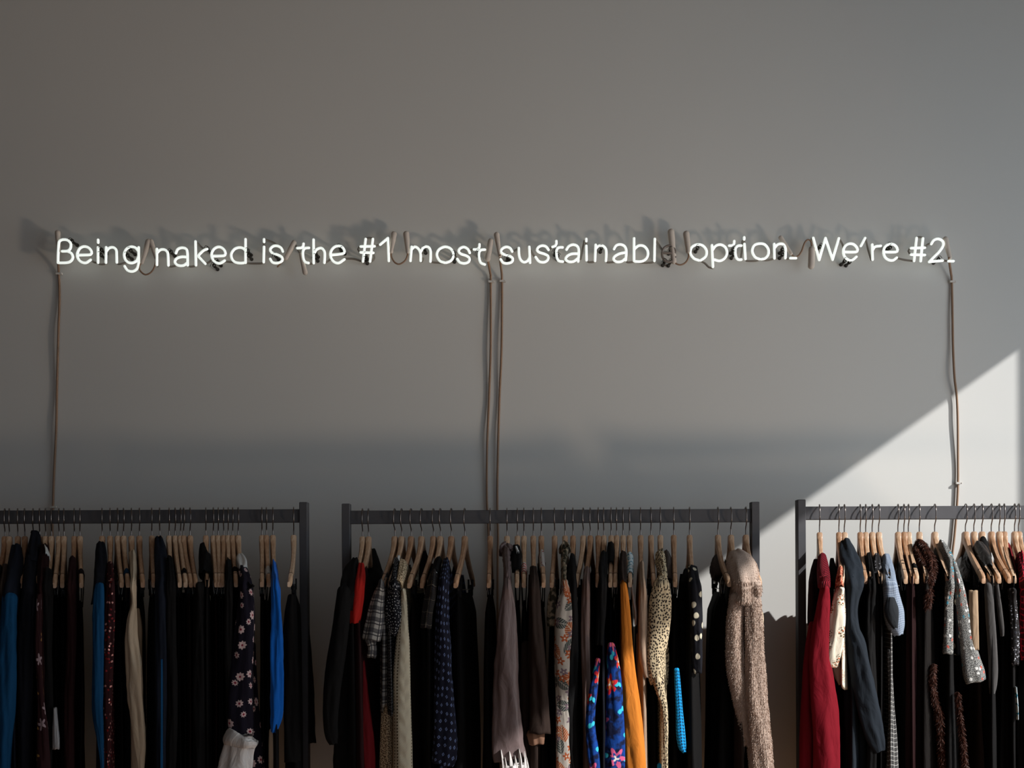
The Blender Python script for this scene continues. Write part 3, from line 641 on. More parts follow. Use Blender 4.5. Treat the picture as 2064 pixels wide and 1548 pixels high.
def arm_mesh(bend):
    """both wooden arms and the neck; near end points to local -Y"""
    v = []; f = []; mi = []
    T = 0.0066
    rs = [0.0, 0.008, 0.015, 0.0185, 0.022, 0.032, 0.045, 0.06, 0.08, 0.10, 0.12, 0.14, 0.155, 0.168, 0.1740, 0.1742, 0.1768, 0.1770, 0.185, 0.195, 0.205, 0.211, 0.2145]
    prof = [(-1, -0.7), (-1, 0.7), (-0.6, 1), (0.6, 1), (1, 0.7), (1, -0.7), (0.6, -1), (-0.6, -1)]
    stations = [(-r, r) for r in reversed(rs[1:])]+[(r, r) for r in rs]
    for si, (sr, r) in enumerate(stations):
        zt, zb = lin(r, ARM_TOP), lin(r, ARM_BOT); h = (zt-zb)/2; zc = (zt+zb)/2
        t = T*(1.25-0.35*min(1, r/0.05)) if r < 0.05 else T*0.90
        if 0.1741 <= r <= 0.1769: t *= 0.80; h *= 0.93
        if r > 0.208: t *= 0.85
        off = bend*(r/0.215)**2
        bvl = min(0.3, 0.004/max(h, 1e-4))
        for (a, b_) in prof:
            hh = h if abs(b_) == 1 else h*(1-bvl)
            v.append((off+a*t, -sr, zc+(hh if b_ > 0 else -hh)))
    n = 8; S = len(stations)
    for i in range(S-1):
        dark = 0.1739 < stations[i][1] < 0.1771 and 0.1739 < stations[i+1][1] < 0.1771
        for k in range(n):
            f.append((i*n+k, i*n+(k+1) % n, (i+1)*n+(k+1) % n, (i+1)*n+k)); mi.append(1 if dark else 0)
    f.append(tuple(range(n-1, -1, -1))); mi.append(0); f.append(tuple(range((S-1)*n, S*n))); mi.append(0)
    me = bpy.data.meshes.new('hanger_arms'); me.from_pydata(v, [], f)
    me.materials.append(MATS['hanger_wood']); me.materials.append(MATS['notch_dark'])
    me.polygons.foreach_set('material_index', mi); me.polygons.foreach_set('use_smooth', [True]*len(f))
    me.update()
    try: me.set_sharp_from_angle(angle=0.8)
    except Exception: pass
    return me
ARMS = {b: arm_mesh(b) for b in (-0.022, -0.012, 0.0, 0.012, 0.022)}
def hook_mesh():
    pts = [(0, 0.0, -0.080), (0, 0.0, -0.060), (0, -0.004, -0.052), (0, -0.016, -0.044), (0, -0.0235, -0.034), (0, -0.0255, -0.022), (0, -0.0235, -0.010), (0, -0.017, 0.000),
           (0, -0.008, 0.0052), (0, 0.001, 0.0052), (0, 0.010, 0.0012), (0, 0.0165, -0.006), (0, 0.019, -0.014)]
    m = MB(); m.tube(catmull(pts, 0.003), 0.0017, 8)
    me = bpy.data.meshes.new('hook'); me.from_pydata([tuple(x) for x in m.v], [], m.f); me.materials.append(MATS['hook_steel'])
    me.polygons.foreach_set('use_smooth', [True]*len(m.f)); me.update(); return me
HOOK = hook_mesh()
def bar_mesh():
    m = MB()
    for s in (-1, 1):
        m.tube([(0, s*0.165, -0.19), (0, s*0.163, -0.218), (0, s*0.155, -0.228)], 0.0012, 6)
    m.tube([(0, -0.158, -0.228), (0, 0.158, -0.228)], 0.0014, 6)
    me = bpy.data.meshes.new('clip_bar'); me.from_pydata([tuple(x) for x in m.v], [], m.f); me.materials.append(MATS['hook_steel']); me.update(); return me
BAR = bar_mesh()
def clip_mesh():
    m = MB(); m.box((0, 0, -0.232), (0.013, 0.022, 0.034), bev=0.002); m.box((0.006, 0, -0.214), (0.004, 0.016, 0.030)); m.box((-0.006, 0, -0.214), (0.004, 0.016, 0.030))
    me = bpy.data.meshes.new('clip'); me.from_pydata([tuple(x) for x in m.v], [], m.f); me.materials.append(MATS['black_elastic']); me.update(); return me
CLIP = clip_mesh()
def link(name, me, parent, loc=(0, 0, 0)):
    o = bpy.data.objects.new(name, me); C.objects.link(o); o.parent = parent; o.location = loc; return o
proto = empty('clothes_hanger'); proto['category'] = 'hanger'
link('hanger_arms', ARMS[0.0], proto); link('hook', HOOK, proto)
USED = [False]
def place_hanger(N, yaw, bend, zt, label, group, clips):
    if not USED[0]: root = proto; USED[0] = True; kids = list(root.children)
    else:
        root = proto.copy(); C.objects.link(root); kids = []
        for ch in [c for c in proto.children if c.name.split('.')[0] in ('hanger_arms', 'hook')]:
            c = ch.copy(); C.objects.link(c); c.parent = root; kids.append(c)
    for k in kids:
        if k.name.startswith('hanger_arms'): k.data = ARMS[bend]
    X = (N-CX)*DR/F; root.location = (X, YR, zt); root.rotation_euler = (0, 0, yaw)
    tag(root, label, 'hanger', group)
    if clips:
        link('clip_bar', BAR, root); link('clip', CLIP, root, (0, -0.135, 0)); link('clip', CLIP, root, (0, 0.135, 0))
    return root

def solve_yaw(N, tipx, bend):
    X = (N-CX)*DR/F; best = (9, 0)
    for i in range(-60, 61):
        th = math.radians(i*0.75)
        # near tip local (bend, -0.215)
        x = X+bend*math.cos(th)+0.215*math.sin(th); y = YR+bend*math.sin(th)-0.215*math.cos(th)
        px = CX+x*F/(y+DW)
        if abs(px-tipx) < best[0]: best = (abs(px-tipx), th)
    return best[1]

# ------------------------------------------------------------------ garments
def ztop_arm(r): return lin(abs(r), ARM_TOP)

def body(root, mat, kind, rn, th, R0, R1, L, seed, zt0=None, drift=0.0, bend=0.0, name='body', near=None, far=None):
    """cloth body hanging in the hanger's plane. rn: neckline half width; th: half thickness"""
    rnd = random.Random(seed); nu, nv = 40, 34
    ph = [rnd.uniform(0, 6.28) for _ in range(6)]; lam = rnd.uniform(0.055, 0.09)
    V = []; UV = []
    for j in range(nv+1):
        v = j/nv; vv = v**1.35
        R = R0+(R1-R0)*min(1, vv*1.4)
        tt = lin(v, [(0, 0.0082 if kind == 'top' else 0.004), (0.03, 0.0095 if kind == 'top' else 0.005), (0.15, th*0.8), (0.4, th), (1, th*1.15)])
        for i in range(nu):
            a = 2*PI*i/nu; ca, sa = math.cos(a), math.sin(a)
            c = math.copysign(abs(ca)**0.75, ca)
            r = c*R
            if kind == 'top':
                if abs(r) < rn: z0 = ztop_arm(rn)+0.006-0.05*(1-(r/rn)**2)
                else: z0 = ztop_arm(min(abs(r), 0.213))+0.0045
            else: z0 = zt0
            zflat = (-0.20 if kind == 'top' else zt0)
            s = min(1, v/0.25); s = s*s*(3-2*s)
            z = z0*(1-s)+zflat*s-L*vv*0.98-0.012*v*math.sin(a*2+ph[0])
            A = (0.3+0.7*v)*min(0.007, th*0.45)*min(1, v*6)
            x = A*math.sin(2*PI*r/lam+ph[1]+v*1.5)+0.4*A*math.sin(2*PI*r/(lam*0.43)+ph[2]-v*2)
            x += math.copysign(abs(sa)**0.85, sa)*tt+drift*v+bend*(min(abs(r), 0.215)/0.215)**2
            V.append((x, -r, z)); UV.append((i/nu*4*R0, -z))
    Fc = []
    for j in range(nv):
        for i in range(nu): Fc.append((j*nu+i, j*nu+(i+1) % nu, (j+1)*nu+(i+1) % nu, (j+1)*nu+i))
    if kind != 'top':
        Fc.append(tuple(range(nu)))
    # turned-in hem
    b0 = len(V)
    for i in range(nu):
        x, y, z = V[nv*nu+i]; a = 2*PI*i/nu
        V.append((x-math.sin(a)*0.003, y*0.98, z+0.02)); UV.append(UV[nv*nu+i])
    for i in range(nu): Fc.append((nv*nu+i, nv*nu+(i+1) % nu, b0+(i+1) % nu, b0+i))
    return mesh_obj(name, V, Fc, MATS[mat], root, uvs=UV)

from mathutils import noise
def piece(root, name, mat, trace, dfun, seed=0, flat=0.75, fold=0.10, twist=0.0, cut=0, ridges=0, ridge_amp=0.0, label=None, dome=True, dmin=0.006, zdraw=0.0, arm=False):
    """a hanging tube of cloth through photo points (x, y, half width) at depth dfun(y)"""
    rnd = random.Random(seed*31+len(trace)); ph = [rnd.uniform(0, 6.28) for _ in range(8)]
    # resample
    c3 = catmull([(x, y, w*10) for (x, y, w) in trace], 5.0)
    rows = []
    for q in c3:
        d = dfun(q.y)+zdraw; rows.append((P(q.x, q.y, d), max(0.3, q.z/10)*d/F))
    nu = 36; V = []; UV = []; n = len(rows); vlen = 0; per = 2*PI*max(r for _, r in rows)*0.8
    for j, (c, hw) in enumerate(rows):
        if j: vlen += (rows[j][0]-rows[j-1][0]).length
        t = (rows[min(j+1, n-1)][0]-rows[max(j-1, 0)][0]).normalized()
        across = Vector((1, 0, 0)); across = (across-t*across.dot(t)).normalized(); dep = t.cross(across).normalized()
        hd = max(dmin, hw*flat)
        if arm: hd = max(hd, lin(c3[j].y, [(1186, 0.018), (1215, 0.006)]))
        for i in range(nu):
            a = 2*PI*i/nu; ca, sa = math.cos(a), math.sin(a)
            m = 1+fold*(math.sin(3*a+ph[0]+vlen*14+twist*vlen)+0.7*math.sin(5*a+ph[1]-vlen*11+twist*vlen)+0.5*math.sin(7*a+ph[2]+vlen*23))*(0.45+0.55*abs(sa))
            if ridges: m += ridge_amp*math.sin(ridges*a+vlen*twist)
            nzv = noise.noise(Vector((ca*2.1+seed*3.7, sa*2.1, vlen*13+seed)))
            m += fold*1.3*(0.35-abs(nzv)*1.6)*(0.35+0.65*abs(sa)); m += fold*0.5*noise.noise(Vector((ca*1.5, sa*1.5+seed, vlen*34)))
            V.append(c+across*(ca*hw*m)+dep*(sa*hd*m)+t*(0.0012*math.sin(4*a+ph[3])))
            UV.append((i/nu*per, vlen))
    Fc = []
    for j in range(n-1):
        for i in range(nu): Fc.append((j*nu+i, j*nu+(i+1) % nu, (j+1)*nu+(i+1) % nu, (j+1)*nu+i))
    # rounded top
    t0 = (rows[0][0]-rows[1][0]).normalized(); hw = rows[0][1]; base = 0; prev = 0
    for q, (h, s) in enumerate(((0.35, 0.88), (0.6, 0.62), (0.72, 0.3)) if dome else ((0.0, 0.85), (-0.3, 0.5))):
        b0 = len(V)
        for i in range(nu):
            p = V[i]; V.append(rows[0][0]+(p-rows[0][0])*s+t0*hw*h); UV.append(UV[i])
        for i in range(nu): Fc.append((b0+i, b0+(i+1) % nu, prev+(i+1) % nu, prev+i))
        prev = b0
    Fc.append(tuple(range(prev, prev+nu)))
    # end: turned inside for an open cuff
    prev = (n-1)*nu; t1 = (rows[-1][0]-rows[-2][0]).normalized()
    for (s, h) in ((0.86, 0.0), (0.80, -0.012), (0.7, -0.03)):
        b0 = len(V)
        for i in range(nu):
            p = V[(n-1)*nu+i]; V.append(rows[-1][0]+(p-rows[-1][0])*s+t1*h); UV.append(UV[i])
        for i in range(nu): Fc.append((prev+i, prev+(i+1) % nu, b0+(i+1) % nu, b0+i))
        prev = b0
    Fc.append(tuple(range(prev+nu-1, prev-1, -1)))
    o = mesh_obj(name, V, Fc, MATS[mat], root, uvs=UV, world_space=True)
    if label: o['label'] = label
    return o, rows

def strands(obj, parent, mat, n, ln, seed, wid=0.0005, name='fur_pile', down=0.7):
    """short fur over a mesh: thin tapered blades"""
    me = obj.data; rnd = random.Random(seed); polys = list(me.polygons); ar = [p.area for p in polys]; V = []; Fc = []; UV = []
    ul = me.uv_layers.active.data
    for p in rnd.choices(polys, weights=ar, k=n):
        ws = [rnd.random() for _ in p.vertices]; s = sum(ws); co = Vector((0, 0, 0)); u = [0, 0]
        for w, vi, li in zip(ws, p.vertices, p.loop_indices):
            co += me.vertices[vi].co*(w/s); u[0] += ul[li].uv[0]*w/s; u[1] += ul[li].uv[1]*w/s
        d = (p.normal*(1-down)+Vector((rnd.uniform(-.35, .35), rnd.uniform(-.35, .35), -down))).normalized()
        side = d.cross(Vector((rnd.uniform(-1, 1), rnd.uniform(-1, 1), rnd.uniform(-1, 1)))).normalized()*wid
        L = ln*rnd.uniform(0.6, 1.3); b0 = len(V); mid = co+d*L*0.55+p.normal*L*0.12
        V += [co-side, co+side, mid+side*0.7, mid-side*0.7, co+d*L]; UV += [tuple(u)]*5
        Fc += [(b0, b0+1, b0+2, b0+3), (b0+3, b0+2, b0+4)]
    o = mesh_obj(name, V, Fc, MATS[mat], parent, uvs=UV, smooth=False); o['kind'] = 'stuff'; return o

GAR = []
def G(N, tip, cov, kind, name, cat, mat, label, bend=0.0, **k):
    GAR.append(dict(N=N, tip=tip, cov=cov, kind=kind, name=name, cat=cat, mat=mat, label=label, bend=bend, rack=RACK[0], **k))
RACK = ['left']
# ------------------------------------------------------------------ what hangs on the racks
# each: neck pixel, (near arm end pixel), pixel row where cloth starts on the near arm, kind, ...
# ---- left rack, from the left
G(10, (-6, 1180), 1146, 'top', 'shirt', 'shirt', 'black_brown_wool', 'near-black garment cut by the left picture edge', short='leftmost near-black garment')
G(19, (8, 1180), 1144, 'top', 'blouse', 'blouse', 'dark_brown_wool', 'dark brown blouse beside the left picture edge', short='dark brown blouse at the left edge')
G(36, (28, 1180), 1106, 'top', 'denim_jacket', 'jacket', 'dark_denim', 'dark denim jacket with blue sleeve at the left edge of the left rack', short='denim jacket at the left edge',
  pieces=[('shoulder', 'dark_denim', [(34, 1106, 9), (32, 1135, 14), (26, 1170, 17), (20, 1200, 18), (17, 1240, 18)], {}), ('sleeve', 'denim_blue', [(20, 1205, 15), (17, 1260, 16), (16, 1330, 18), (13, 1420, 17), (9, 1500, 14), (6, 1600, 12)], dict(zdraw=-0.012))])
G(50, (42, 1183), 1190, 'clip', 'trousers', 'trousers', 'black_brown_wool', 'near-black trousers clipped under the hanger right of the denim jacket', short='near-black trousers beside the denim jacket')
G(67, (58, 1180), 1072, 'top', 'hooded_jacket', 'jacket', 'dark_navy_cotton', 'dark navy jacket whose hood stands up over the hanger neck', short='hooded navy jacket',
  pieces=[('hood', 'dark_navy_cotton', [(71, 1074, 7), (71, 1090, 11), (68, 1110, 13), (65, 1140, 14)], dict(fold=0.14)), ('sleeve', 'dark_navy_cotton', [(64, 1130, 13), (60, 1180, 15), (55, 1260, 15), (52, 1400, 14), (50, 1600, 13)], {})])
G(80, (72, 1195), 1152, 'strap', 'strap_dress', 'dress', 'black_cotton', 'dark strap dress right of the hooded navy jacket', short='dark strap dress beside the hooded jacket')
G(92, (84, 1180), 1105, 'top', 'floral_dress', 'dress', 'dark_maroon_cotton', 'dark maroon dress with pale flowers and a gold patch low down', short='dark maroon floral dress',
  pieces=[('collar', 'white_cotton', [(94, 1110, 3.5), (96, 1118, 4), (96, 1126, 3)], {}), ('sleeve', 'dark_maroon_cotton', [(91, 1106, 8), (88, 1140, 10), (86, 1180, 10), (84, 1300, 10), (86, 1450, 10), (88, 1600, 10)], {}), ('printed_panel', 'gold_floral_dark', [(79, 1200, 4), (77, 1300, 7), (82, 1400, 6), (87, 1480, 11), (88, 1560, 13), (88, 1620, 12)], dict(zdraw=-0.02))])
G(104, (97, 1185), 1152, 'top', 'black_tunic', 'top', 'black_cotton', 'plain black top right of the dark maroon floral dress', short='plain black top')
G(119, (111, 1193), 1197, 'clip', 'pleated_skirt', 'skirt', 'black_wool', 'black skirt with a silver grey slip showing near its hem', short='black skirt with a silver slip',
  pieces=[('slip', 'silver_satin', [(111, 1428, 3), (112, 1460, 5), (113, 1490, 7), (113, 1510, 7)], dict(zdraw=-0.01))])
G(129, (125, 1176), 1188, 'clip', 'trousers', 'trousers', 'black_cotton', 'black trousers held by clips, fourth hanger left of the dark denim shirt', short='black trousers on clips left of the gap')
G(150, (144, 1180), 1128, 'top', 'maroon_blouse', 'blouse', 'dark_maroon_cotton', 'very dark maroon blouse just left of the gap on the left rack', short='very dark maroon blouse')
G(161, (164, 1185), 1154, 'strap', 'camisole', 'top', 'dark_plum_cotton', 'dark plum strap top at the left side of the gap on the left rack', short='dark plum strap top')
G(206, (200, 1180), 1098, 'top', 'denim_shirt', 'shirt', 'dark_denim', 'dark shirt with a bright denim blue sleeve right of the gap', short='shirt with the blue denim sleeve',
  pieces=[('shoulder', 'dark_navy_cotton', [(204, 1101, 8), (204, 1120, 11), (203, 1150, 12), (200, 1190, 12), (195, 1220, 12)], {}), ('sleeve', 'denim_blue', [(201, 1180, 8), (200, 1200, 10), (198, 1260, 11), (198, 1350, 11), (197, 1430, 11), (202, 1490, 7), (206, 1540, 3.5), (208, 1580, 2)], dict(zdraw=-0.02))])
G(222, (221, 1183), 1133, 'top', 'sequin_dress', 'dress', 'red_sequin', 'dark red dress sprinkled with shiny sequins', short='dark red sequin dress',
  pieces=[('sleeve', 'red_sequin', [(222, 1136, 6), (223, 1180, 8), (222, 1240, 10), (219, 1320, 10), (217, 1400, 9), (215, 1500, 7), (214, 1600, 7)], dict(zdraw=-0.012))])
G(237, (245, 1168), 1186, 'clip', 'trousers', 'trousers', 'black_wool', 'black trousers on clips right of the dark red sequin dress', short='black trousers right of the sequin dress')
G(249, (257, 1186), 1158, 'strap', 'blue_strap_dress', 'dress', 'black_cotton', 'black dress with a blue shoulder strap on the left rack', short='black dress with the blue strap', band=(1151, 1163, 'denim_blue'))
G(265, (270, 1180), 1116, 'top', 'cream_shirt', 'shirt', 'cream_linen', 'cream linen shirt with a long limp sleeve, the palest on the left rack', short='cream linen shirt',
  pieces=[('sleeve', 'cream_linen', [(267, 1119, 7), (269, 1140, 6), (270, 1180, 4.5), (270, 1215, 5), (266, 1250, 10), (265, 1290, 13), (270, 1340, 15), (273, 1400, 15), (277, 1440, 14), (281, 1490, 12), (283, 1530, 8), (285, 1570, 4)], dict(flat=0.5, fold=0.14)), ('back_panel', 'tan_trouser', [(276, 1230, 6), (280, 1270, 7), (281, 1320, 6), (283, 1420, 5)], dict(zdraw=0.03))])
G(281, (287, 1187), 1192, 'clip', 'skirt', 'skirt', 'black_wool', 'black skirt on clips right of the cream linen shirt', short='black skirt right of the cream shirt')
G(306, (309, 1178), 1190, 'clip', 'trousers', 'trousers', 'black_cotton', 'black trousers hung left of the dark jeans jacket with blue seam', short='black trousers left of the jeans jacket')
G(322, (318, 1180), 1088, 'top', 'jeans_jacket', 'jacket', 'dark_denim', 'dark jeans jacket with a thin blue edge running down its front', short='dark jeans jacket',
  pieces=[('sleeve', 'dark_denim', [(321, 1090, 8), (323, 1110, 11), (324, 1160, 12), (325, 1220, 12), (325, 1400, 12), (326, 1600, 12)], {}), ('blue_edging', 'denim_blue', [(326, 1330, 1.2), (326, 1450, 1.8), (326, 1600, 2.2)], dict(zdraw=-0.035))])
G(341, (345, 1180), 1128, 'top', 'black_blouse', 'blouse', 'black_cotton', 'black blouse right of the dark jeans jacket', short='black blouse right of the jeans jacket')
G(353, (363, 1186), 1192, 'clip', 'trousers', 'trousers', 'black_wool', 'black wool trousers, second hanger right of the dark jeans jacket', short='black wool trousers')
G(364, (375, 1180), 1154, 'strap', 'slip_dress', 'dress', 'black_cotton', 'black slip dress whose strap wraps the hanger arm end', short='black slip dress')
G(370, (386, 1187), 1190, 'clip', 'skirt', 'skirt', 'dark_brown_wool', 'dark brown skirt squeezed between black clothes mid left rack', short='dark brown skirt')
G(383, (394, 1174), 1190, 'clip', 'trousers', 'trousers', 'black_brown_wool', 'brown-black trousers left of the black puffed jacket', short='brown-black trousers')
G(415, (418, 1194), 1116, 'top', 'padded_jacket', 'jacket', 'black_wool', 'black puffed jacket bulging over its hanger arm', short='black puffed jacket',
  pieces=[('shoulder', 'black_wool', [(409, 1098, 6), (409, 1112, 8), (410, 1135, 9), (412, 1160, 10)], dict(zdraw=0.02)), ('sleeve', 'black_wool', [(416, 1120, 8), (415, 1140, 10), (412, 1160, 11)], {}), ('hanging_sleeve', 'black_wool', [(404, 1180, 10), (402, 1300, 12), (402, 1600, 12)], dict(zdraw=0.01))])
G(430, (436, 1187), 1192, 'clip', 'maroon_skirt', 'skirt', 'dark_maroon_cotton', 'dark maroon skirt hung right of the black puffed jacket', short='dark maroon skirt')
G(440, (443, 1183), 1190, 'clip', 'trousers', 'trousers', 'black_cotton', 'black trousers right of the dark maroon skirt', short='black trousers right of the maroon skirt')
G(451, (448, 1180), 1188, 'clip', 'trousers', 'trousers', 'black_wool', 'black trousers under the palest wooden hanger of the left rack', short='black trousers, palest wood on the left rack')
G(460, (462, 1180), 1134, 'top', 'black_shirt', 'shirt', 'black_cotton', 'black shirt, second hanger left of the daisy print dress', short='black shirt near the daisy dress')
G(469, (475, 1192), 1150, 'strap', 'black_vest', 'top', 'black_cotton', 'black sleeveless top directly left of the daisy print dress', short='black sleeveless top beside the daisy dress')
G(480, (490, 1185), 1122, 'top', 'daisy_dress', 'dress', 'daisy_print', 'navy daisy print dress with white collar and white ruffled cuff', short='daisy print dress', th=0.012,
  pieces=[('collar', 'white_cotton', [(484, 1126, 7), (487, 1134, 10), (490, 1146, 9), (488, 1154, 5)], dict(fold=0.16)),
          ('sleeve', 'daisy_print', [(490, 1150, 9), (494, 1170, 12), (496, 1200, 15), (494, 1260, 19), (489, 1330, 22), (485, 1400, 24), (484, 1450, 25), (484, 1478, 24)], dict(flat=0.55)),
          ('skirt', 'daisy_print', [(506, 1300, 9), (508, 1400, 11), (512, 1480, 16), (516, 1560, 20), (518, 1640, 22)], dict(zdraw=0.04)),
          ('ruffled_cuff', 'white_satin', [(491, 1480, 27), (488, 1486, 33), (486, 1496, 35), (485, 1504, 31)], dict(ridges=19, ridge_amp=0.09, flat=0.55, zdraw=-0.012, dome=False)),
          ('cuff', 'white_satin', [(485, 1498, 29), (480, 1520, 30), (476, 1548, 32), (472, 1562, 33)], dict(ridges=7, ridge_amp=0.07, flat=0.5, zdraw=-0.006, dome=False, fold=0.14)),
          ('tie_bow', 'black_cotton', [(500, 1176, 3), (506, 1182, 4), (511, 1180, 3)], dict(zdraw=-0.01))])
G(528, (529, 1184), 1190, 'clip', 'skirt', 'skirt', 'black_wool', 'black skirt, third hanger from the right post of the left rack with bare arm', short='black skirt beside the blue top')
G(537, (543, 1189), 1156, 'strap', 'white_strap_dress', 'dress', 'black_cotton', 'black dress with a white strap band beside the bright blue top', short='black dress with the white strap', band=(1146, 1167, 'white_cotton'))
G(550, (553, 1183), 1138, 'top', 'blue_tunic', 'top', 'black_cotton', 'bright royal blue top near the right end of the left rack', short='bright royal blue top',
  pieces=[('sleeve', 'royal_blue_jersey', [(553, 1140, 4.5), (554, 1165, 7), (556, 1200, 9), (558, 1260, 11), (558, 1340, 12.5), (558, 1400, 13), (557, 1440, 12), (554, 1462, 9), (551, 1476, 5)], dict(fold=0.16, flat=0.8)), ('lower_sleeve', 'cream_linen', [(549, 1472, 6), (550, 1500, 8), (551, 1550, 9), (551, 1600, 9)], dict(zdraw=0.025))])
G(592, (583, 1187), 1205, 'clip', 'black_coat', 'skirt', 'black_wool', 'wide black skirt clipped against the right post of the left rack', bend=-0.012, short='wide black skirt at the right post', th=0.02,
  pieces=[('front_fold', 'black_wool', [(588, 1204, 9), (586, 1260, 14), (588, 1400, 16), (588, 1535, 16)], dict(zdraw=0.02)), ('back_fold', 'black_brown_wool', [(612, 1230, 8), (616, 1330, 12), (619, 1420, 15), (620, 1497, 17)], dict(zdraw=0.22))])
# ---- middle rack
RACK[0] = 'middle'
G(731, (708, 1185), 1132, 'top', 'black_overcoat', 'coat', 'black_wool', 'long black coat whose sleeve hangs out past the left post of the middle rack', bend=-0.012, short='long black coat at the left post', th=0.02,
  pieces=[('shoulder', 'black_wool', [(716, 1134, 8), (708, 1150, 14), (704, 1180, 17), (699, 1230, 18)], {}), ('sleeve', 'black_wool', [(694, 1190, 14), (686, 1270, 17), (676, 1340, 18), (669, 1400, 17), (666, 1450, 15), (668, 1482, 13), (672, 1500, 8)], dict(zdraw=-0.01, fold=0.06)), ('front_panel', 'black_wool', [(705, 1230, 22), (702, 1330, 26), (700, 1450, 28), (700, 1600, 30)], dict(zdraw=0.05))])
G(743, (722, 1185), 1142, 'top', 'red_dress', 'dress', 'dark_maroon_cotton', 'bright red garment beside the long black coat', bend=-0.012, short='bright red garment', th=0.02,
  pieces=[('sleeve', 'bright_red_cotton', [(729, 1144, 6), (727, 1165, 9), (721, 1200, 12), (716, 1240, 12), (715, 1256, 10)], {}), ('lower_sleeve', 'dark_red_cotton', [(715, 1254, 9), (721, 1300, 8), (728, 1340, 8), (733, 1420, 12), (740, 1500, 14), (742, 1600, 14)], dict(zdraw=0.03)), ('back_shoulder', 'black_wool', [(752, 1110, 6), (757, 1150, 14), (760, 1200, 20), (760, 1400, 22), (760, 1600, 24)], dict(zdraw=0.25))])
G(796, (770, 1186), 1172, 'top', 'plaid_shirt', 'shirt', 'black_white_plaid', 'black and white plaid shirt with a short cuffed sleeve', short='black and white plaid shirt', th=0.012, L=0.36,
  pieces=[('sleeve', 'black_white_plaid', [(769, 1178, 6), (765, 1195, 11), (760, 1220, 15), (756, 1250, 18), (751, 1278, 19), (749, 1290, 19)], dict(flat=0.6, fold=0.05)), ('cuff_tail', 'black_white_plaid', [(746, 1288, 11), (750, 1305, 9), (749, 1318, 10), (748, 1325, 10)], dict(zdraw=0.01))])
G(810, (786, 1183), 1130, 'top', 'dotted_blouse', 'blouse', 'pin_dot_print', 'black blouse with tiny white dots beside the plaid shirt', short='black pin dot blouse', th=0.010, L=0.36,
  pieces=[('label', 'white_cotton', [(802, 1128, 3.5), (801, 1133, 4.2)], dict(zdraw=-0.006)), ('sleeve', 'pin_dot_print', [(800, 1134, 5), (797, 1160, 8), (794, 1190, 13), (793, 1220, 17), (795, 1248, 17), (794, 1268, 13), (790, 1279, 8)], dict(flat=0.5))])
G(829, (803, 1186), 1134, 'top', 'cable_sweater', 'sweater', 'cream_cable_knit', 'cream cable knit sweater, its lace shoulder slipping off the hanger', short='cream cable knit sweater', th=0.012,
  pieces=[('lace_shoulder', 'lace_net', [(813, 1137, 7), (811, 1150, 9), (808, 1165, 9), (803, 1180, 7)], {}), ('upper_sleeve', 'spotted_print', [(808, 1178, 5), (810, 1195, 6), (813, 1215, 6)], dict(zdraw=0.03)),
          ('sleeve', 'cream_cable_knit', [(813, 1190, 5), (814, 1220, 7), (813, 1260, 10), (812, 1300, 14), (810, 1360, 17), (811, 1440, 18), (812, 1500, 19), (812, 1620, 20)], dict(fold=0.04, flat=0.7, zdraw=0.0)), ('side_panel', 'lace_net', [(786, 1290, 8), (782, 1380, 10), (779, 1480, 13), (778, 1620, 14)], dict(zdraw=0.05, fold=0.05))])
G(850, (824, 1180), 1186, 'clip', 'dark_skirt', 'skirt', 'black_brown_wool', 'near-black skirt right of the cream cable knit sweater', short='near-black skirt right of the cream sweater', th=0.018,
  pieces=[('back_shoulder', 'black_brown_wool', [(852, 1110, 7), (856, 1140, 11), (855, 1180, 12)], dict(zdraw=0.10))])
G(874, (850, 1190), 1194, 'clip', 'trousers', 'trousers', 'black_wool', 'black trousers left of the dark tartan shirt', short='black trousers left of the tartan shirt', th=0.018)
G(888, (866, 1186), 1130, 'top', 'tartan_shirt', 'shirt', 'black_cotton', 'dark shirt with a tartan sleeve end and white inside label', short='dark tartan shirt', th=0.012,
  pieces=[('shoulder', 'black_cotton', [(884, 1132, 7), (880, 1146, 8), (876, 1160, 9)], {}), ('label', 'white_cotton', [(876, 1152, 4.5), (876, 1157, 5.5)], dict(zdraw=-0.015)), ('sleeve', 'dark_tartan', [(875, 1160, 9), (869, 1195, 11), (863, 1230, 11), (859, 1266, 11)], {})])
G(910, (888, 1186), 1132, 'top', 'diamond_blouse', 'blouse', 'diamond_dot_print', 'navy blouse covered in rows of pale blue diamonds', short='navy diamond dot blouse', th=0.012,
  pieces=[('sleeve', 'diamond_dot_print', [(900, 1134, 6), (896, 1160, 9), (893, 1200, 12), (891, 1250, 14), (893, 1300, 16), (894, 1360, 18), (896, 1430, 21), (897, 1490, 24), (895, 1520, 25), (890, 1540, 22)], dict(flat=0.6, fold=0.08))])
G(937, (917, 1179), 1200, 'clip', 'black_trousers', 'trousers', 'black_wool', 'wide black trousers left of the bare wall gap and central cables', short='wide black trousers by the central cables', th=0.028)
G(988, (985, 1190), 1198, 'clip', 'slim_trousers', 'trousers', 'black_cotton', 'slim black trousers hanging in front of the central cables', short='slim trousers in front of the cables', th=0.016)
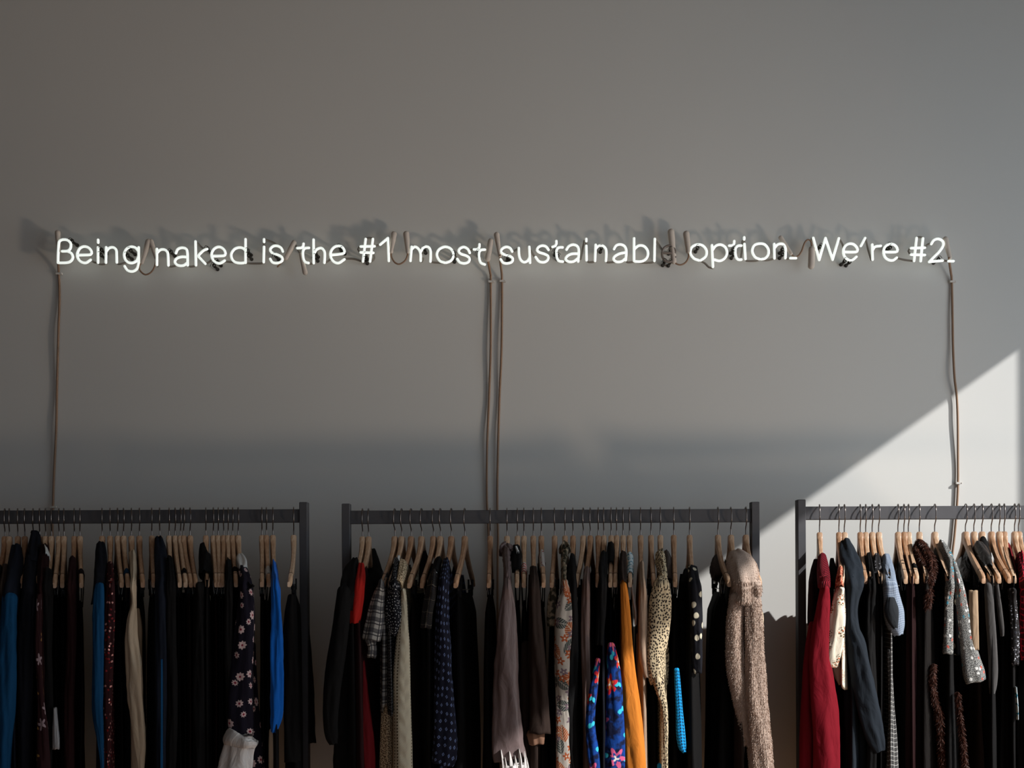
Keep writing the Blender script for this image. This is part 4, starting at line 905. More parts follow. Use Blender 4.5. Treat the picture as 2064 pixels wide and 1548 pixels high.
G(1022, (1021, 1185), 1102, 'top', 'knotted_dress', 'dress', 'mauve_satin', 'mauve grey dress with knotted satin strap and white gathered hem', short='mauve dress with the knotted strap', th=0.014,
  pieces=[('knot', 'mauve_satin', [(1010, 1112, 5), (1017, 1106, 9), (1023, 1106, 11), (1027, 1116, 8)], dict(fold=0.25, flat=1.0)), ('twisted_strap', 'mauve_satin', [(1022, 1112, 9), (1021, 1125, 7.5), (1022, 1140, 7), (1023, 1160, 7), (1023, 1176, 6)], dict(ridges=3, ridge_amp=0.16, twist=260)),
          ('sleeve', 'mauve_satin', [(1023, 1174, 6), (1023, 1200, 11), (1022, 1250, 18), (1022, 1310, 22), (1021, 1380, 25), (1022, 1450, 29), (1024, 1510, 32), (1027, 1530, 33)], dict(flat=0.5, fold=0.10)), *[('gathered_fold', 'white_satin', [(x0-1, y0-4, 0.6), (x0+1.5, y0+12, w0*0.6), (x0+3, y0+30, w0), (x0+5, y0+60, w0*1.3)], dict(zdraw=-0.022, fold=0.22)) for x0, y0, w0 in ((1011, 1516, 3), (1019, 1531, 3.5), (1028, 1519, 4.5), (1039, 1527, 3.5), (1047, 1514, 4), (1058, 1519, 5))], ('gathered_cuff', 'white_satin', [(1037, 1540, 24), (1038, 1565, 25), (1038, 1590, 22)], dict(ridges=9, ridge_amp=0.14, zdraw=-0.008, dome=False, fold=0.15))])
G(1043, (1042, 1194), 1110, 'strap', 'black_halter', 'top', 'black_cotton', 'black halter top with a white spot left of the red banded strap', short='black halter top',
  pieces=[('strap_loop', 'black_cotton', [(1040, 1104, 9), (1041, 1116, 11), (1041, 1135, 10), (1041, 1152, 9)], dict(fold=0.12)), ('white_spot', 'white_cotton', [(1043, 1111, 2.5), (1044, 1114, 3)], dict(zdraw=-0.03))])
G(1056, (1057, 1186), 1145, 'strap', 'striped_strap_dress', 'dress', 'black_brown_wool', 'dark dress with a white and red banded strap on the hanger arm', short='dress with the red banded strap', band=(1133, 1160, 'red_white_stripe'))
G(1075, (1076, 1183), 1148, 'top', 'brown_coat', 'coat', 'dark_brown_wool', 'dark brown coat with a wide turned-back sleeve end', short='dark brown coat', th=0.02,
  pieces=[('sleeve', 'dark_brown_wool', [(1075, 1150, 7), (1077, 1190, 11), (1079, 1250, 13), (1082, 1320, 16), (1086, 1380, 18), (1088, 1440, 19), (1088, 1478, 20)], dict(flat=0.8)), ('cuff_lining', 'brown_suede', [(1080, 1480, 18), (1082, 1500, 15)], dict(zdraw=0.01)), ('lower_layer', 'dark_brown_wool', [(1062, 1300, 12), (1060, 1420, 16), (1062, 1600, 18)], dict(zdraw=0.04))])
G(1091, (1096, 1206), 1106, 'strap', 'scarf_dress', 'dress', 'black_brown_wool', 'dark dress with a white red-flecked scarf wound round its hanger', short='dress with the red-flecked scarf', band=(1102, 1143, 'red_fleck_white'))
G(1118, (1112, 1186), 1190, 'clip', 'trousers', 'trousers', 'black_wool', 'black trousers left of the leaf print kimono', short='black trousers left of the leaf print kimono')
G(1139, (1136, 1185), 1102, 'top', 'leaf_kimono', 'dress', 'leaf_blossom_print', 'pale dress with large rust leaf print and twisted olive neck', short='leaf print dress', th=0.014,
  pieces=[('knot', 'olive_twist_print', [(1134, 1107, 8), (1139, 1104, 9), (1143, 1112, 7)], dict(fold=0.25, flat=1.0)), ('twisted_neck', 'olive_twist_print', [(1139, 1112, 7), (1138, 1126, 6.5), (1137, 1145, 6), (1137, 1165, 5.5), (1137, 1180, 5)], dict(ridges=3, ridge_amp=0.14, twist=240)),
          ('sleeve', 'leaf_blossom_print', [(1138, 1178, 7), (1142, 1195, 12), (1140, 1215, 17), (1138, 1250, 20), (1137, 1300, 20), (1137, 1360, 19), (1137, 1420, 17), (1138, 1480, 17), (1138, 1620, 17)], dict(flat=0.6, fold=0.06)),
          ('back_shoulder', 'olive_twist_print', [(1116, 1186, 5), (1113, 1210, 9), (1112, 1250, 10), (1112, 1262, 9)], dict(zdraw=0.03))])
G(1155, (1152, 1183), 1124, 'top', 'black_cardigan', 'cardigan', 'black_cotton', 'black cardigan directly right of the leaf print dress', short='black cardigan')
G(1176, (1162, 1193), 1197, 'clip', 'trousers', 'trousers', 'black_wool', 'black trousers under a tilted hanger left of the sheer mauve blouse', short='black trousers left of the sheer blouse')
G(1190, (1178, 1190), 1150, 'top', 'sheer_blouse', 'blouse', 'mauve_chiffon', 'narrow sheer mauve blouse left of the blue blossom print dress', short='sheer mauve blouse',
  pieces=[('sleeve', 'mauve_chiffon', [(1184, 1152, 5), (1181, 1175, 8), (1180, 1220, 9), (1180, 1300, 9), (1182, 1400, 8), (1184, 1600, 8)], {})])
G(1206, (1204, 1182), 1188, 'clip', 'skirt', 'skirt', 'black_brown_wool', 'dark skirt right of the sheer mauve blouse', short='dark skirt right of the sheer blouse')
G(1217, (1214, 1183), 1118, 'top', 'blue_blossom_blouse', 'blouse', 'dark_navy_cotton', 'black topped blouse with a narrow blue blossom print sleeve', short='blouse with the narrow blossom sleeve',  # sleeve print starts at its sunlit part; dark navy above stands for shade
  pieces=[('shoulder', 'black_cotton', [(1217, 1120, 7), (1215, 1150, 9), (1213, 1220, 9), (1208, 1300, 8)], {}), ('sleeve', 'blue_blossom_print', [(1205, 1330, 5), (1202, 1350, 6), (1196, 1390, 8), (1191, 1430, 9), (1190, 1470, 10), (1196, 1520, 12), (1200, 1560, 10), (1202, 1620, 9)], dict(fold=0.1, zdraw=-0.03))])
G(1232, (1230, 1206), 1108, 'strap', 'blue_blossom_dress', 'dress', 'dark_navy_cotton', 'dress with broad blue print of red and pink blossoms', short='blue blossom print dress',  # front print starts low; the dark navy body above stands for shade
  pieces=[('strap_bundle', 'black_cotton', [(1231, 1096, 6), (1231, 1112, 8), (1230, 1135, 7)], {}), ('front_panel', 'blue_blossom_print', [(1232, 1300, 7), (1234, 1325, 11), (1237, 1360, 14), (1239, 1400, 16), (1240, 1450, 18), (1240, 1500, 19), (1238, 1620, 20)], dict(fold=0.08, flat=0.6, zdraw=-0.035))])
G(1243, (1239, 1178), 1184, 'clip', 'trousers', 'trousers', 'black_cotton', 'black trousers directly left of the orange linen dress', short='black trousers left of the orange dress')
G(1256, (1256, 1183), 1118, 'top', 'orange_dress', 'dress', 'orange_linen', 'orange linen dress lit by the sun in its lower half', short='orange linen dress', th=0.010,
  pieces=[('shoulder', 'dark_brown_wool', [(1256, 1120, 6), (1255, 1150, 8), (1256, 1180, 8)], {}), ('sleeve', 'orange_linen', [(1256, 1172, 6), (1259, 1200, 8), (1262, 1250, 10), (1264, 1310, 12), (1267, 1360, 15), (1272, 1420, 18), (1277, 1480, 20), (1282, 1548, 21), (1284, 1620, 22)], dict(flat=0.6, fold=0.07, zdraw=-0.006))])
G(1269, (1269, 1184), 1106, 'strap', 'scarf_blouse', 'blouse', 'black_cotton', 'blouse with a white and teal floral scarf over the hanger arm', short='blouse with the white and teal scarf', band=(1108, 1162, 'floral_scarf_white'), bandw=9,
  pieces=[('scarf_tail', 'white_cotton', [(1274, 1180, 2), (1277, 1205, 3), (1281, 1235, 2.5), (1281, 1260, 1.5)], dict(zdraw=0.03))])
G(1291, (1294, 1183), 1138, 'top', 'beige_cardigan', 'cardigan', 'taupe_knit', 'beige knit cardigan with a narrow sleeve beside the spotted blouse', short='beige knit cardigan',
  pieces=[('sleeve', 'taupe_knit', [(1293, 1141, 5), (1294, 1170, 6), (1296, 1210, 8), (1296, 1270, 9), (1297, 1320, 9), (1301, 1350, 7), (1304, 1366, 4)], dict(fold=0.05)), ('side_panel', 'taupe_knit', [(1288, 1280, 6), (1292, 1400, 8), (1300, 1600, 10)], dict(zdraw=0.06))])
G(1312, (1318, 1184), 1190, 'clip', 'trousers', 'trousers', 'black_wool', 'black trousers between the beige cardigan and the spotted blouse', short='black trousers left of the spotted blouse')
G(1331, (1334, 1186), 1110, 'top', 'spotted_blouse', 'blouse', 'spotted_print', 'cream animal spot blouse with ruffled neck and long thin tie', short='cream spotted blouse', th=0.012,
  pieces=[('neck_ruffle', 'spotted_print', [(1331, 1116, 7), (1330, 1126, 10), (1333, 1140, 9), (1335, 1156, 8), (1336, 1172, 9)], dict(ridges=7, ridge_amp=0.14, twist=60)), ('grey_ruffle', 'grey_fur', [(1343, 1112, 4), (1346, 1126, 7), (1347, 1145, 8), (1348, 1170, 8)], dict(ridges=5, ridge_amp=0.15, zdraw=0.03)),
          ('sleeve', 'spotted_print', [(1334, 1168, 9), (1333, 1182, 17), (1331, 1210, 22), (1329, 1245, 23), (1325, 1285, 22), (1320, 1325, 19), (1321, 1355, 17), (1325, 1378, 14)], dict(flat=0.6, fold=0.06)), ('thin_tie', 'spotted_print', [(1327, 1372, 12), (1332, 1396, 9), (1338, 1420, 7), (1341, 1460, 6), (1341, 1520, 5.5), (1342, 1600, 5)], dict(zdraw=-0.01)),
          ('back_panel', 'spotted_print', [(1340, 1290, 6), (1342, 1330, 6), (1341, 1380, 5)], dict(zdraw=0.05))])
G(1358, (1361, 1176), 1188, 'clip', 'houndstooth_skirt', 'skirt', 'black_wool', 'black trousers with turquoise houndstooth fabric lit below', short='trousers with turquoise houndstooth', th=0.016,
  pieces=[('houndstooth_panel', 'houndstooth_turquoise', [(1364, 1350, 5), (1366, 1380, 6), (1369, 1430, 7), (1372, 1480, 9), (1375, 1505, 8), (1379, 1516, 4)], dict(fold=0.04)), ('lower_patch', 'turquoise_cotton', [(1331, 1542, 6), (1331, 1580, 7)], dict(zdraw=0.01))])
G(1390, (1398, 1186), 1142, 'top', 'pebble_blouse', 'blouse', 'black_cotton', 'black blouse with cream pebble dots right of the spotted blouse', short='black pebble dot blouse', th=0.018,
  pieces=[('sleeve', 'pebble_dot_print', [(1396, 1145, 9), (1398, 1165, 11), (1401, 1190, 13), (1404, 1240, 12), (1405, 1290, 11), (1406, 1330, 10), (1407, 1357, 8)], dict(zdraw=-0.01)), ('back_shoulder', 'black_cotton', [(1384, 1150, 6), (1382, 1180, 12), (1378, 1230, 17), (1376, 1350, 18)], dict(zdraw=0.12))])
G(1447, (1471, 1183), 1200, 'clip', 'black_skirt', 'skirt', 'black_wool', 'wide black skirt on clips left of the fur coat', bend=0.012, short='wide black skirt left of the fur coat', th=0.045)
G(1473, (1490, 1185), 1116, 'top', 'fur_coat', 'coat', 'taupe_fur', 'thick taupe faux fur coat, its right side lit by the sun', short='taupe fur coat', th=0.016, bmat='dark_brown_wool',  # dark brown body stands in for the shade between the fur lobes
  pieces=[('fur_hood', 'taupe_fur', [(1486, 1121, 18), (1491, 1133, 25), (1496, 1150, 29), (1501, 1172, 27), (1504, 1192, 24), (1503, 1215, 26)], dict(fold=0.08, flat=0.9)), ('hood_fold', 'taupe_fur', [(1516, 1150, 6), (1522, 1168, 8), (1527, 1185, 8), (1528, 1202, 5)], dict(zdraw=-0.02, fold=0.1)), ('pale_edge', 'cream_linen', [(1532, 1226, 3), (1534, 1245, 5), (1533, 1268, 4), (1530, 1285, 2)], dict(zdraw=0.01)), ('left_hood', 'grey_fur', [(1447, 1125, 10), (1446, 1145, 14), (1449, 1165, 12)], dict(zdraw=0.12)),
          ('upper_sleeve', 'taupe_fur', [(1500, 1180, 26), (1501, 1196, 30), (1501, 1212, 31), (1502, 1230, 28)], dict(flat=0.5, fold=0.05, zdraw=0.05)),
          ('left_lobe', 'taupe_fur', [(1486, 1205, 15), (1481, 1250, 16), (1480, 1300, 16), (1482, 1345, 16), (1490, 1390, 16), (1500, 1450, 12), (1508, 1500, 10)], dict(fold=0.04)),
          ('long_sleeve', 'taupe_fur', [(1518, 1210, 16), (1520, 1260, 17), (1521, 1320, 18), (1523, 1400, 22), (1529, 1470, 23), (1535, 1540, 24), (1538, 1620, 25)], dict(fold=0.09, zdraw=-0.01))], fur=True)
G(1503, (1532, 1186), 1192, 'clip', 'narrow_skirt', 'skirt', 'dark_navy_cotton', 'dark navy skirt behind the fur coat at the right post of the middle rack', bend=0.012, short='navy skirt behind the fur coat', th=0.010)
# ---- right rack
RACK[0] = 'right'
G(1652, (1660, 1183), 1122, 'top', 'crimson_dress', 'dress', 'crimson_jersey', 'crimson red dress with ribbed yoke at the left post of the right rack', bend=0.0, short='crimson red dress', th=0.014, low=('1184',),
  pieces=[('ribbed_yoke', 'crimson_rib', [(1657, 1125, 8), (1658, 1140, 11), (1660, 1165, 13), (1661, 1185, 12)], dict(fold=0.03)), ('back_yoke', 'dark_maroon_cotton', [(1645, 1130, 5), (1641, 1160, 9), (1640, 1190, 11), (1641, 1260, 12)], dict(zdraw=0.06)),
          ('sleeve', 'crimson_jersey', [(1662, 1184, 9), (1661, 1215, 13), (1657, 1260, 17), (1653, 1310, 20), (1656, 1370, 24), (1662, 1440, 27), (1666, 1510, 27), (1666, 1620, 28)], dict(flat=0.6, fold=0.06)), ('skirt_fold', 'crimson_jersey', [(1640, 1260, 10), (1634, 1330, 14), (1630, 1410, 15), (1627, 1500, 15), (1626, 1620, 16)], dict(zdraw=0.03, fold=0.05))])
G(1691, (1698, 1188), 1150, 'top', 'puff_blouse', 'blouse', 'cream_sprig_print', 'cream blouse with brown sprigs and gathered puff sleeve', short='cream sprig print blouse', th=0.010, L=0.30,
  pieces=[('rust_shoulder', 'rust_sprig_print', [(1694, 1153, 6), (1693, 1168, 8), (1692, 1184, 8)], {}), ('puff_sleeve', 'cream_sprig_print', [(1694, 1188, 8), (1692, 1205, 12), (1689, 1240, 16), (1685, 1280, 17), (1681, 1310, 16), (1679, 1330, 14), (1680, 1345, 9)], dict(flat=0.8, fold=0.09)), ('lace_cuff', 'blush_lace', [(1683, 1335, 8), (1689, 1350, 12), (1693, 1366, 10), (1694, 1380, 4)], dict(zdraw=0.015)),
          ('back_shoulder', 'black_cotton', [(1677, 1128, 4), (1679, 1150, 8), (1682, 1180, 9)], dict(zdraw=0.15))])
G(1702, (1720, 1185), 1092, 'top', 'navy_blazer', 'jacket', 'navy_charcoal_wool', 'charcoal navy blazer with padded shoulder on the right rack', short='charcoal navy blazer', th=0.016,
  pieces=[('sleeve', 'navy_charcoal_wool', [(1704, 1096, 10), (1708, 1110, 15), (1714, 1135, 19), (1720, 1160, 20), (1722, 1180, 18), (1718, 1205, 14), (1715, 1235, 13), (1718, 1270, 15), (1727, 1300, 19), (1735, 1350, 21), (1744, 1400, 22), (1754, 1450, 21), (1764, 1490, 18), (1772, 1514, 12)], dict(fold=0.09, flat=0.8)),
          ('front_panel', 'navy_charcoal_wool', [(1716, 1220, 14), (1716, 1300, 18), (1722, 1400, 20), (1735, 1600, 26)], dict(zdraw=0.05))])
G(1734, (1744, 1186), 1190, 'clip', 'trousers', 'trousers', 'black_wool', 'black trousers directly right of the charcoal navy blazer', bend=0.0, short='black trousers right of the blazer', th=0.014)
G(1745, (1756, 1184), 1122, 'top', 'black_jumper', 'sweater', 'black_wool', 'black jumper, second hanger right of the charcoal navy blazer', short='black jumper')
G(1758, (1774, 1184), 1122, 'top', 'fringed_tunic', 'top', 'black_cotton', 'black top with a sparkling fringe on its shoulder', short='black fringe top',
  pieces=[('sparkle_shoulder', 'dark_sparkle_fringe', [(1765, 1125, 6), (1766, 1140, 9), (1767, 1165, 9)], {}), ('sleeve', 'black_cotton', [(1768, 1160, 9), (1766, 1230, 16), (1762, 1300, 18), (1765, 1400, 16)], dict(zdraw=0.03))])
G(1771, (1792, 1184), 1122, 'top', 'chambray_dress', 'dress', 'windowpane_check', 'pale grey blue short sleeved top over a checked dress', short='grey blue chambray top', th=0.010,
  pieces=[('sleeve', 'chambray_check', [(1785, 1126, 8), (1789, 1145, 11), (1793, 1175, 14), (1797, 1205, 17), (1801, 1235, 20), (1806, 1262, 17), (1811, 1280, 9)], dict(flat=0.7, fold=0.05)), ('sleeve_lining', 'charcoal_wool', [(1796, 1210, 9), (1797, 1228, 14), (1800, 1248, 12), (1805, 1266, 5)], dict(zdraw=-0.022, fold=0.03, flat=0.5)),  # charcoal piece stands for the shaded hollow of the sleeve opening
          ('checked_sleeve', 'windowpane_check', [(1791, 1310, 2.5), (1793, 1340, 4.5), (1795, 1380, 5), (1797, 1430, 6), (1798, 1490, 9), (1798, 1560, 12), (1797, 1620, 13)], dict(fold=0.08)), ('plum_panel', 'dark_plum_cotton', [(1762, 1290, 3), (1764, 1320, 5), (1762, 1350, 4)], dict(zdraw=0.02))])
G(1810, (1826, 1168), 1190, 'clip', 'trousers', 'trousers', 'black_wool', 'black trousers under the hanger wrapped with black elastic bands', bend=0.0, short='black trousers, arm with black elastic bands', elastic=(1137, 1146), th=0.02)
G(1822, (1838, 1184), 1113, 'top', 'dark_red_tunic', 'top', 'dark_red_cotton', 'dark red top mostly hidden left of the brown fur jacket', short='dark red top left of the brown fur', bmat='dark_maroon_cotton',
  pieces=[('sleeve', 'dark_maroon_cotton', [(1826, 1116, 5), (1832, 1140, 7), (1836, 1180, 8), (1836, 1300, 10), (1836, 1600, 10)], dict(zdraw=0.02))])
G(1831, (1848, 1184), 1150, 'strap', 'camisole', 'top', 'black_cotton', 'black strap top directly left of the brown fur jacket', short='black strap top left of the brown fur')
G(1853, (1868, 1184), 1094, 'top', 'brown_fur_jacket', 'jacket', 'black_brown_wool', 'dark jacket with shaggy brown fur collar and fur edging', short='brown fur collared jacket', th=0.02, fur=True,
  pieces=[('fur_collar', 'brown_fur', [(1850, 1099, 8), (1857, 1108, 14), (1865, 1124, 17), (1872, 1142, 14), (1874, 1160, 8), (1872, 1178, 4)], dict(fold=0.2)), ('sleeve', 'black_brown_wool', [(1862, 1160, 14), (1860, 1220, 17), (1862, 1320, 20), (1862, 1600, 22)], dict(zdraw=0.03)), ('fur_tuft', 'brown_fur', [(1873, 1190, 4), (1871, 1210, 5), (1870, 1226, 3)], dict(zdraw=-0.01)),
          ('fur_edging', 'brown_fur', [(1882, 1340, 3), (1879, 1370, 4), (1884, 1410, 3), (1893, 1440, 5), (1896, 1490, 3.5), (1900, 1550, 4), (1902, 1620, 4)], dict(fold=0.15)), ('right_fur_edging', 'brown_fur', [(1930, 1396, 1.5), (1934, 1440, 2), (1940, 1490, 2.5), (1945, 1560, 2.5), (1947, 1620, 2.5)], dict(fold=0.2, zdraw=-0.02))])  # brown strips stand for scattered sunlit highlights on the fur
G(1884, (1912, 1184), 1094, 'top', 'tweed_jacket', 'jacket', 'black_cotton', 'speckled grey tweed jacket with coloured flecks and open hanging sleeve', bend=0.0, short='speckled tweed jacket', th=0.018,
  pieces=[('collar', 'speckled_tweed', [(1896, 1098, 6), (1902, 1108, 9), (1909, 1122, 10), (1915, 1138, 9)], dict(fold=0.10)), ('front_edge', 'speckled_tweed', [(1913, 1128, 9), (1915, 1160, 8), (1913, 1200, 8), (1912, 1250, 9), (1911, 1300, 10), (1910, 1318, 10)], dict(fold=0.05)),
          ('sleeve', 'speckled_tweed', [(1920, 1140, 7), (1929, 1170, 9), (1936, 1200, 11), (1943, 1240, 13), (1950, 1290, 15), (1957, 1330, 19), (1962, 1356, 22), (1966, 1374, 20)], dict(flat=0.6, fold=0.05)), ('front_panel', 'pebble_dot_print', [(1926, 1200, 8), (1928, 1260, 9), (1930, 1320, 9)], dict(zdraw=0.05)), ('side_panel', 'black_wool', [(1893, 1130, 9), (1892, 1200, 16), (1892, 1330, 22), (1902, 1450, 26), (1905, 1600, 28)], dict(zdraw=0.07))])
G(1946, (1983, 1180), 1190, 'clip', 'tan_trousers', 'trousers', 'tan_trouser', 'tan trousers clipped to the bare pale hanger on the right rack', bend=0.0, short='tan trousers', th=0.014, bmat='dark_brown_wool',
  pieces=[('folded_front', 'tan_trouser', [(1962, 1190, 8.5), (1962, 1230, 9.5), (1963, 1275, 9.5), (1965, 1310, 8)], dict(zdraw=-0.004, dome=False, fold=0.05))])
G(1963, (2000, 1180), 1099, 'top', 'leather_jacket', 'jacket', 'black_leather', 'black leather jacket with crumpled shiny shoulder', bend=0.012, short='black leather jacket', th=0.012, bmat='black_wool',
  pieces=[('shoulder', 'black_leather', [(1972, 1102, 11), (1978, 1112, 14), (1985, 1130, 14), (1991, 1148, 10)], dict(fold=0.12, flat=1.0)), ('back_shoulder', 'black_leather', [(1950, 1108, 7), (1946, 1130, 14), (1944, 1160, 20), (1946, 1182, 20)], dict(zdraw=0.16)), ('sleeve', 'black_wool', [(1990, 1140, 8), (1988, 1190, 9), (1984, 1260, 9), (1982, 1330, 8)], dict(zdraw=0.04))])
G(1979, (2015, 1163), 1091, 'strap', 'black_wrap', 'top', 'black_cotton', 'black top wrapped high around its hanger arm beside the leather jacket', bend=0.012, short='black wrapped top', band=(1089, 1118, 'black_cotton'), bandw=11,
  pieces=[('velvet_sleeve', 'grey_velvet', [(1992, 1170, 5), (1993, 1190, 8), (1996, 1240, 9), (2000, 1300, 9), (2002, 1350, 9), (2001, 1380, 8), (2000, 1398, 5)], dict(fold=0.04)), ('small_velvet_sleeve', 'grey_velvet', [(2007, 1166, 3), (2010, 1190, 4.5), (2015, 1230, 5), (2019, 1265, 4.5), (2020, 1282, 3)], dict(fold=0.04, zdraw=0.01))])
G(1998, (2034, 1158), 1190, 'clip', 'trousers', 'trousers', 'black_wool', 'black trousers right of the velvet sleeves', bend=0.012, short='black trousers right of the velvet sleeves', th=0.018)
G(2014, (2045, 1156), 1186, 'clip', 'pinstripe_skirt', 'skirt', 'black_cotton', 'black skirt with one pale blue trim line near the right picture edge', bend=0.012, short='black skirt with pale blue trim', th=0.018,
  pieces=[('blue_trim', 'floral_scarf_white', [(2047, 1385, 1.2), (2050, 1420, 1.4), (2051, 1450, 1.2)], {})])
G(2024, (2044, 1180), 1090, 'top', 'sparkle_blouse', 'blouse', 'dark_red_cotton', 'dark red topped garment with dull sparkles near the right picture edge', bend=0.0, short='dark red sparkle garment', th=0.012, bmat='black_cotton',
  pieces=[('shoulder', 'dark_red_cotton', [(2030, 1098, 6), (2034, 1120, 9), (2038, 1150, 10), (2040, 1170, 9)], dict(zdraw=0.03)), ('sparkle_sleeve', 'dark_sparkle_fringe', [(2040, 1190, 7), (2043, 1230, 8), (2046, 1280, 8), (2046, 1340, 7)], dict(zdraw=0.0))])
G(2045, (2078, 1180), 1120, 'top', 'crimson_tunic', 'top', 'crimson_net', 'crimson open knit top at the right picture edge', bend=0.012, short='crimson knit top at the right edge', th=0.014,
  pieces=[('sleeve', 'crimson_net', [(2056, 1120, 5), (2060, 1150, 7), (2064, 1180, 9), (2066, 1240, 10), (2069, 1300, 12), (2071, 1330, 12)], dict(fold=0.12)), ('lower_side', 'black_wool', [(2062, 1320, 10), (2062, 1450, 12), (2062, 1600, 14)], dict(zdraw=0.03))])
G(2053, (2092, 1180), 1190, 'clip', 'trousers', 'trousers', 'black_wool', 'black trousers cut by the right picture edge', bend=0.012, short='rightmost black trousers', th=0.014)
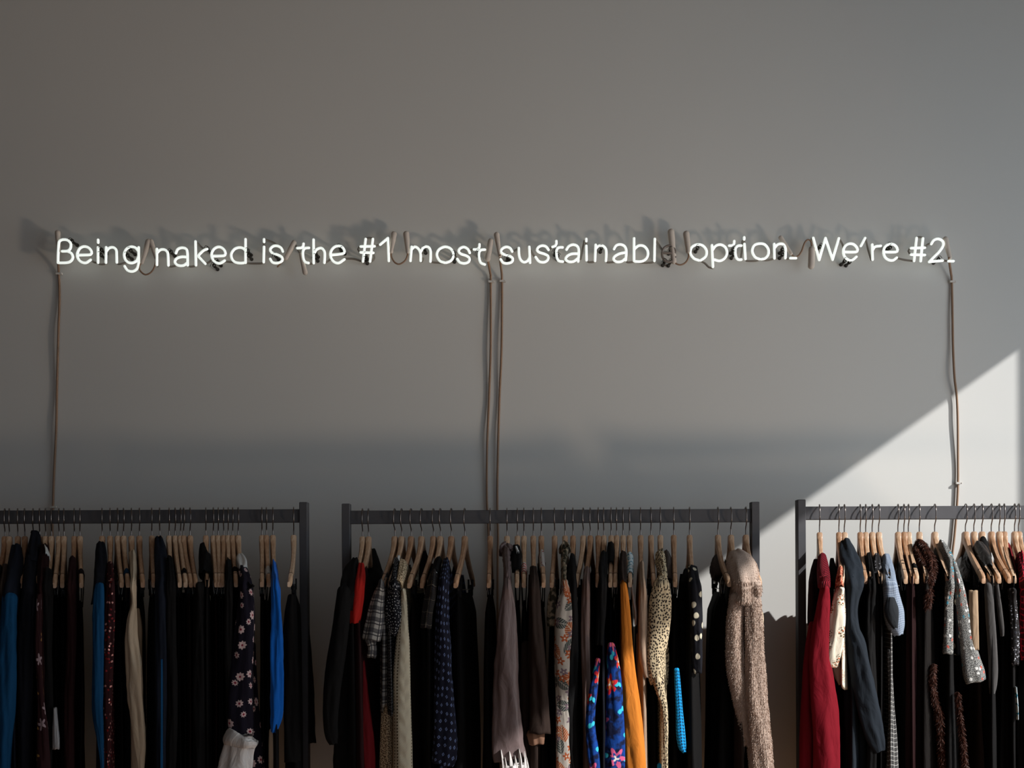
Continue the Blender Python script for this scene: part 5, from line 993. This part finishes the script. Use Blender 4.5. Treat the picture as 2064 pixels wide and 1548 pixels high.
# ------------------------------------------------------------------ hang them
GAR_N = sorted(g['N'] for g in GAR)
for gi, g in enumerate(GAR):
    N, rk, bend = g['N'], g['rack'], g['bend']
    zt = TOPS[rk]-0.0; X = (N-CX)*DR/F
    # camera roll shifts the neck pixel a little with height
    X = P(N, 1080, DR).x
    tipx, tipy = g['tip']; yaw = solve_yaw(CX+X*F/DR, tipx, bend)
    side = 'middle'
    h = place_hanger(CX+X*F/DR, yaw, bend, zt, 'wooden hanger carrying the '+g['short'], 'wooden hangers on the %s rack' % rk, g['kind'] == 'clip')
    same = [q['N'] for q in GAR if q['rack'] == rk and q['N'] != N]; gap = min(abs(q-N) for q in same)*DR/F
    th = g.get('th', max(0.006, min(0.020, gap*0.46)))
    root = empty(g['name'], (X, YR, zt), yaw); tag(root, g['label'], g['cat'], 'clothes hanging on the %s rack' % rk)
    cov = g['cov']; neck_y = 1079
    rn = max(0.035, min(0.17, 0.215*(cov-neck_y)/(1185-neck_y)))
    def dfun(y, yaw=yaw, cov=cov):
        t = max(0.0, min(1.0, (y-neck_y)/(1180-neck_y)))
        return DR-0.215*t*math.cos(yaw)-0.004
    th_b = min(th, 0.03)
    if g['kind'] == 'top':
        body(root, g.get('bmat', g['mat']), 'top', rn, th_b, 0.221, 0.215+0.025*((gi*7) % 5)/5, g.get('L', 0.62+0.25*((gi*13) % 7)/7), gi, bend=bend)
    elif g['kind'] == 'strap':
        body(root, g['mat'], 'flat', 0, th_b, 0.150, 0.20, 0.70+0.2*((gi*13) % 7)/7, gi, zt0=-0.262)
    else:
        body(root, g.get('bmat', g['mat']), 'flat', 0, th_b, 0.165, 0.19, g.get('L', 0.60+0.3*((gi*13) % 7)/7), gi, zt0=-0.238, name='leg_pair' if g['cat'] == 'trousers' else 'skirt_body')
    # bands and straps round the near and far arm
    if g['kind'] == 'strap':
        y0, y1, bm = g.get('band', (cov-3, cov+9, g['mat'])); r0 = 0.215*(y0-neck_y)/(1183-neck_y); r1 = 0.215*(y1-neck_y)/(1183-neck_y)
        bw = g.get('bandw', 7)*DR/F*0.82
        for s in (1, -1):
            m = []; fcs = []; uvs = []; nr = 14; nu = 20
            for j in range(nr+1):
                r = r0+(r1-r0)*j/nr; z0, z1 = lin(r, ARM_TOP), lin(r, ARM_BOT); zc = (z0+z1)/2; hh = (z0-z1)/2+0.003; tw = bw*(1+0.05*math.sin(j*1.9+gi))*(0.8 if j in (0, nr) else 1)
                off = bend*(r/0.215)**2
                for i in range(nu):
                    a = 2*PI*i/nu; m.append((off+math.cos(a)*tw, -s*r, zc+math.sin(a)*hh)); uvs.append((i/nu*0.08, j/nr*abs(r1-r0)*1.6))
            for j in range(nr):
                for i in range(nu): fcs.append((j*nu+i, j*nu+(i+1) % nu, (j+1)*nu+(i+1) % nu, (j+1)*nu+i))
            fcs.append(tuple(range(nu))); fcs.append(tuple(range(nr*nu+nu-1, nr*nu-1, -1)))
            mesh_obj('strap_band' if s == 1 else 'strap_band', m, fcs, MATS[bm], root, uvs=uvs)
            rm = (r0+r1)/2; st = MB()
            for e in (-1, 1):
                st.tube(catmull([(bend*(rm/0.215)**2+e*0.008, -s*rm, lin(rm, ARM_BOT)+0.012), (e*0.006, -s*min(rm, 0.14), -0.235), (e*0.004, -s*0.12, -0.275)], 0.01), 0.0018, 6)
            st.build('strap', MATS[g['mat']], root)
    if g['kind'] == 'clip' and gi % 2 == 0:
        st = MB()
        for s in (-1, 1):
            st.tube(catmull([(0.003, s*0.15, -0.24), (0.006, s*0.157, -0.205), (0.002, s*0.160, -0.19), (-0.006, s*0.153, -0.206), (-0.003, s*0.147, -0.24)], 0.006), 0.0009, 5)
        st.build('hanger_loop', MATS['clear_plastic'], root)
    if g.get('elastic'):
        for y in g['elastic']:
            r = 0.215*(y-neck_y)/(1183-neck_y); m = MB(); z0, z1 = lin(r, ARM_TOP), lin(r, ARM_BOT)
            pts = [(bend*(r/0.215)**2+0.0068*math.cos(a), -r, (z0+z1)/2+((z0-z1)/2+0.001)*math.sin(a)) for a in [2*PI*i/20 for i in range(20)]]
            m.tube(pts, 0.0013, 6, closed=True); m.build('elastic_band', MATS['black_elastic'], h)
    pcs = g.get('pieces')
    if g['kind'] == 'top' and not any('sleeve' in p[0] or 'lobe' in p[0] for p in (pcs or [])):
        w = max(6.0, min(13.0, gap*F/DR*0.6+2)); tx = tipx
        t = (cov-neck_y)/(1183-neck_y); sx = N+(tipx-N)*t
        auto = [(sx, cov+2, 6), ((sx+tx)/2, (cov+1185)/2, w*0.85), (tx, 1190, w), (tx+random.uniform(-3, 3), 1300, w*1.1), (tx+random.uniform(-5, 5), 1430, w*1.1), (tx+random.uniform(-6, 6), 1620, w*1.15)]
        pcs = (pcs or [])+[('sleeve', g['mat'], auto, {})]
    furs = []
    for k, (nm, mt, tr, op) in enumerate(pcs or []):
        o, rows = piece(root, nm, mt, tr, dfun, seed=gi*10+k, arm=(g['kind'] == 'top' and op.get('zdraw', 0) > -0.005 and op.get('zdraw', 0) < 0.02), **op)
        if mt in ('brown_fur', 'taupe_fur', 'grey_fur') and g.get('fur'): furs.append((o, mt))
    for o, mt in furs:
        A = sum(p.area for p in o.data.polygons)
        if mt == 'brown_fur': strands(o, o, mt, int(A*200000), 0.011, gi, 0.0006, down=0.6)
        else: strands(o, o, mt, int(A*340000), 0.0062, gi, 0.00045, down=0.8)
    if g['kind'] == 'top':      # the sleeve on the wall side
        n = 24; V = []; Fc = []; UV = []; L = 0.5; w = max(0.012, min(0.02, th*1.3)); M = 16
        for j in range(M+1):
            v = j/M; c = Vector((bend+0.01*math.sin(v*3+gi), 0.205+0.02*min(1, v*4)-0.01*v, -0.185-L*v)); ww = w*(0.55+0.45*min(1, v*5))
            for i in range(n):
                a = 2*PI*i/n; m_ = 1+0.1*math.sin(3*a+v*5+gi)
                V.append(c+Vector((math.cos(a)*ww*m_, math.sin(a)*ww*1.5*m_, 0))); UV.append((i/n*0.12, v*L))
        for j in range(M):
            for i in range(n): Fc.append((j*n+i, j*n+(i+1) % n, (j+1)*n+(i+1) % n, (j+1)*n+i))
        Fc.append(tuple(range(n))); Fc.append(tuple(range(M*n+n-1, M*n-1, -1)))
        mesh_obj('back_sleeve', V, Fc, MATS[g['mat']], root, uvs=UV)
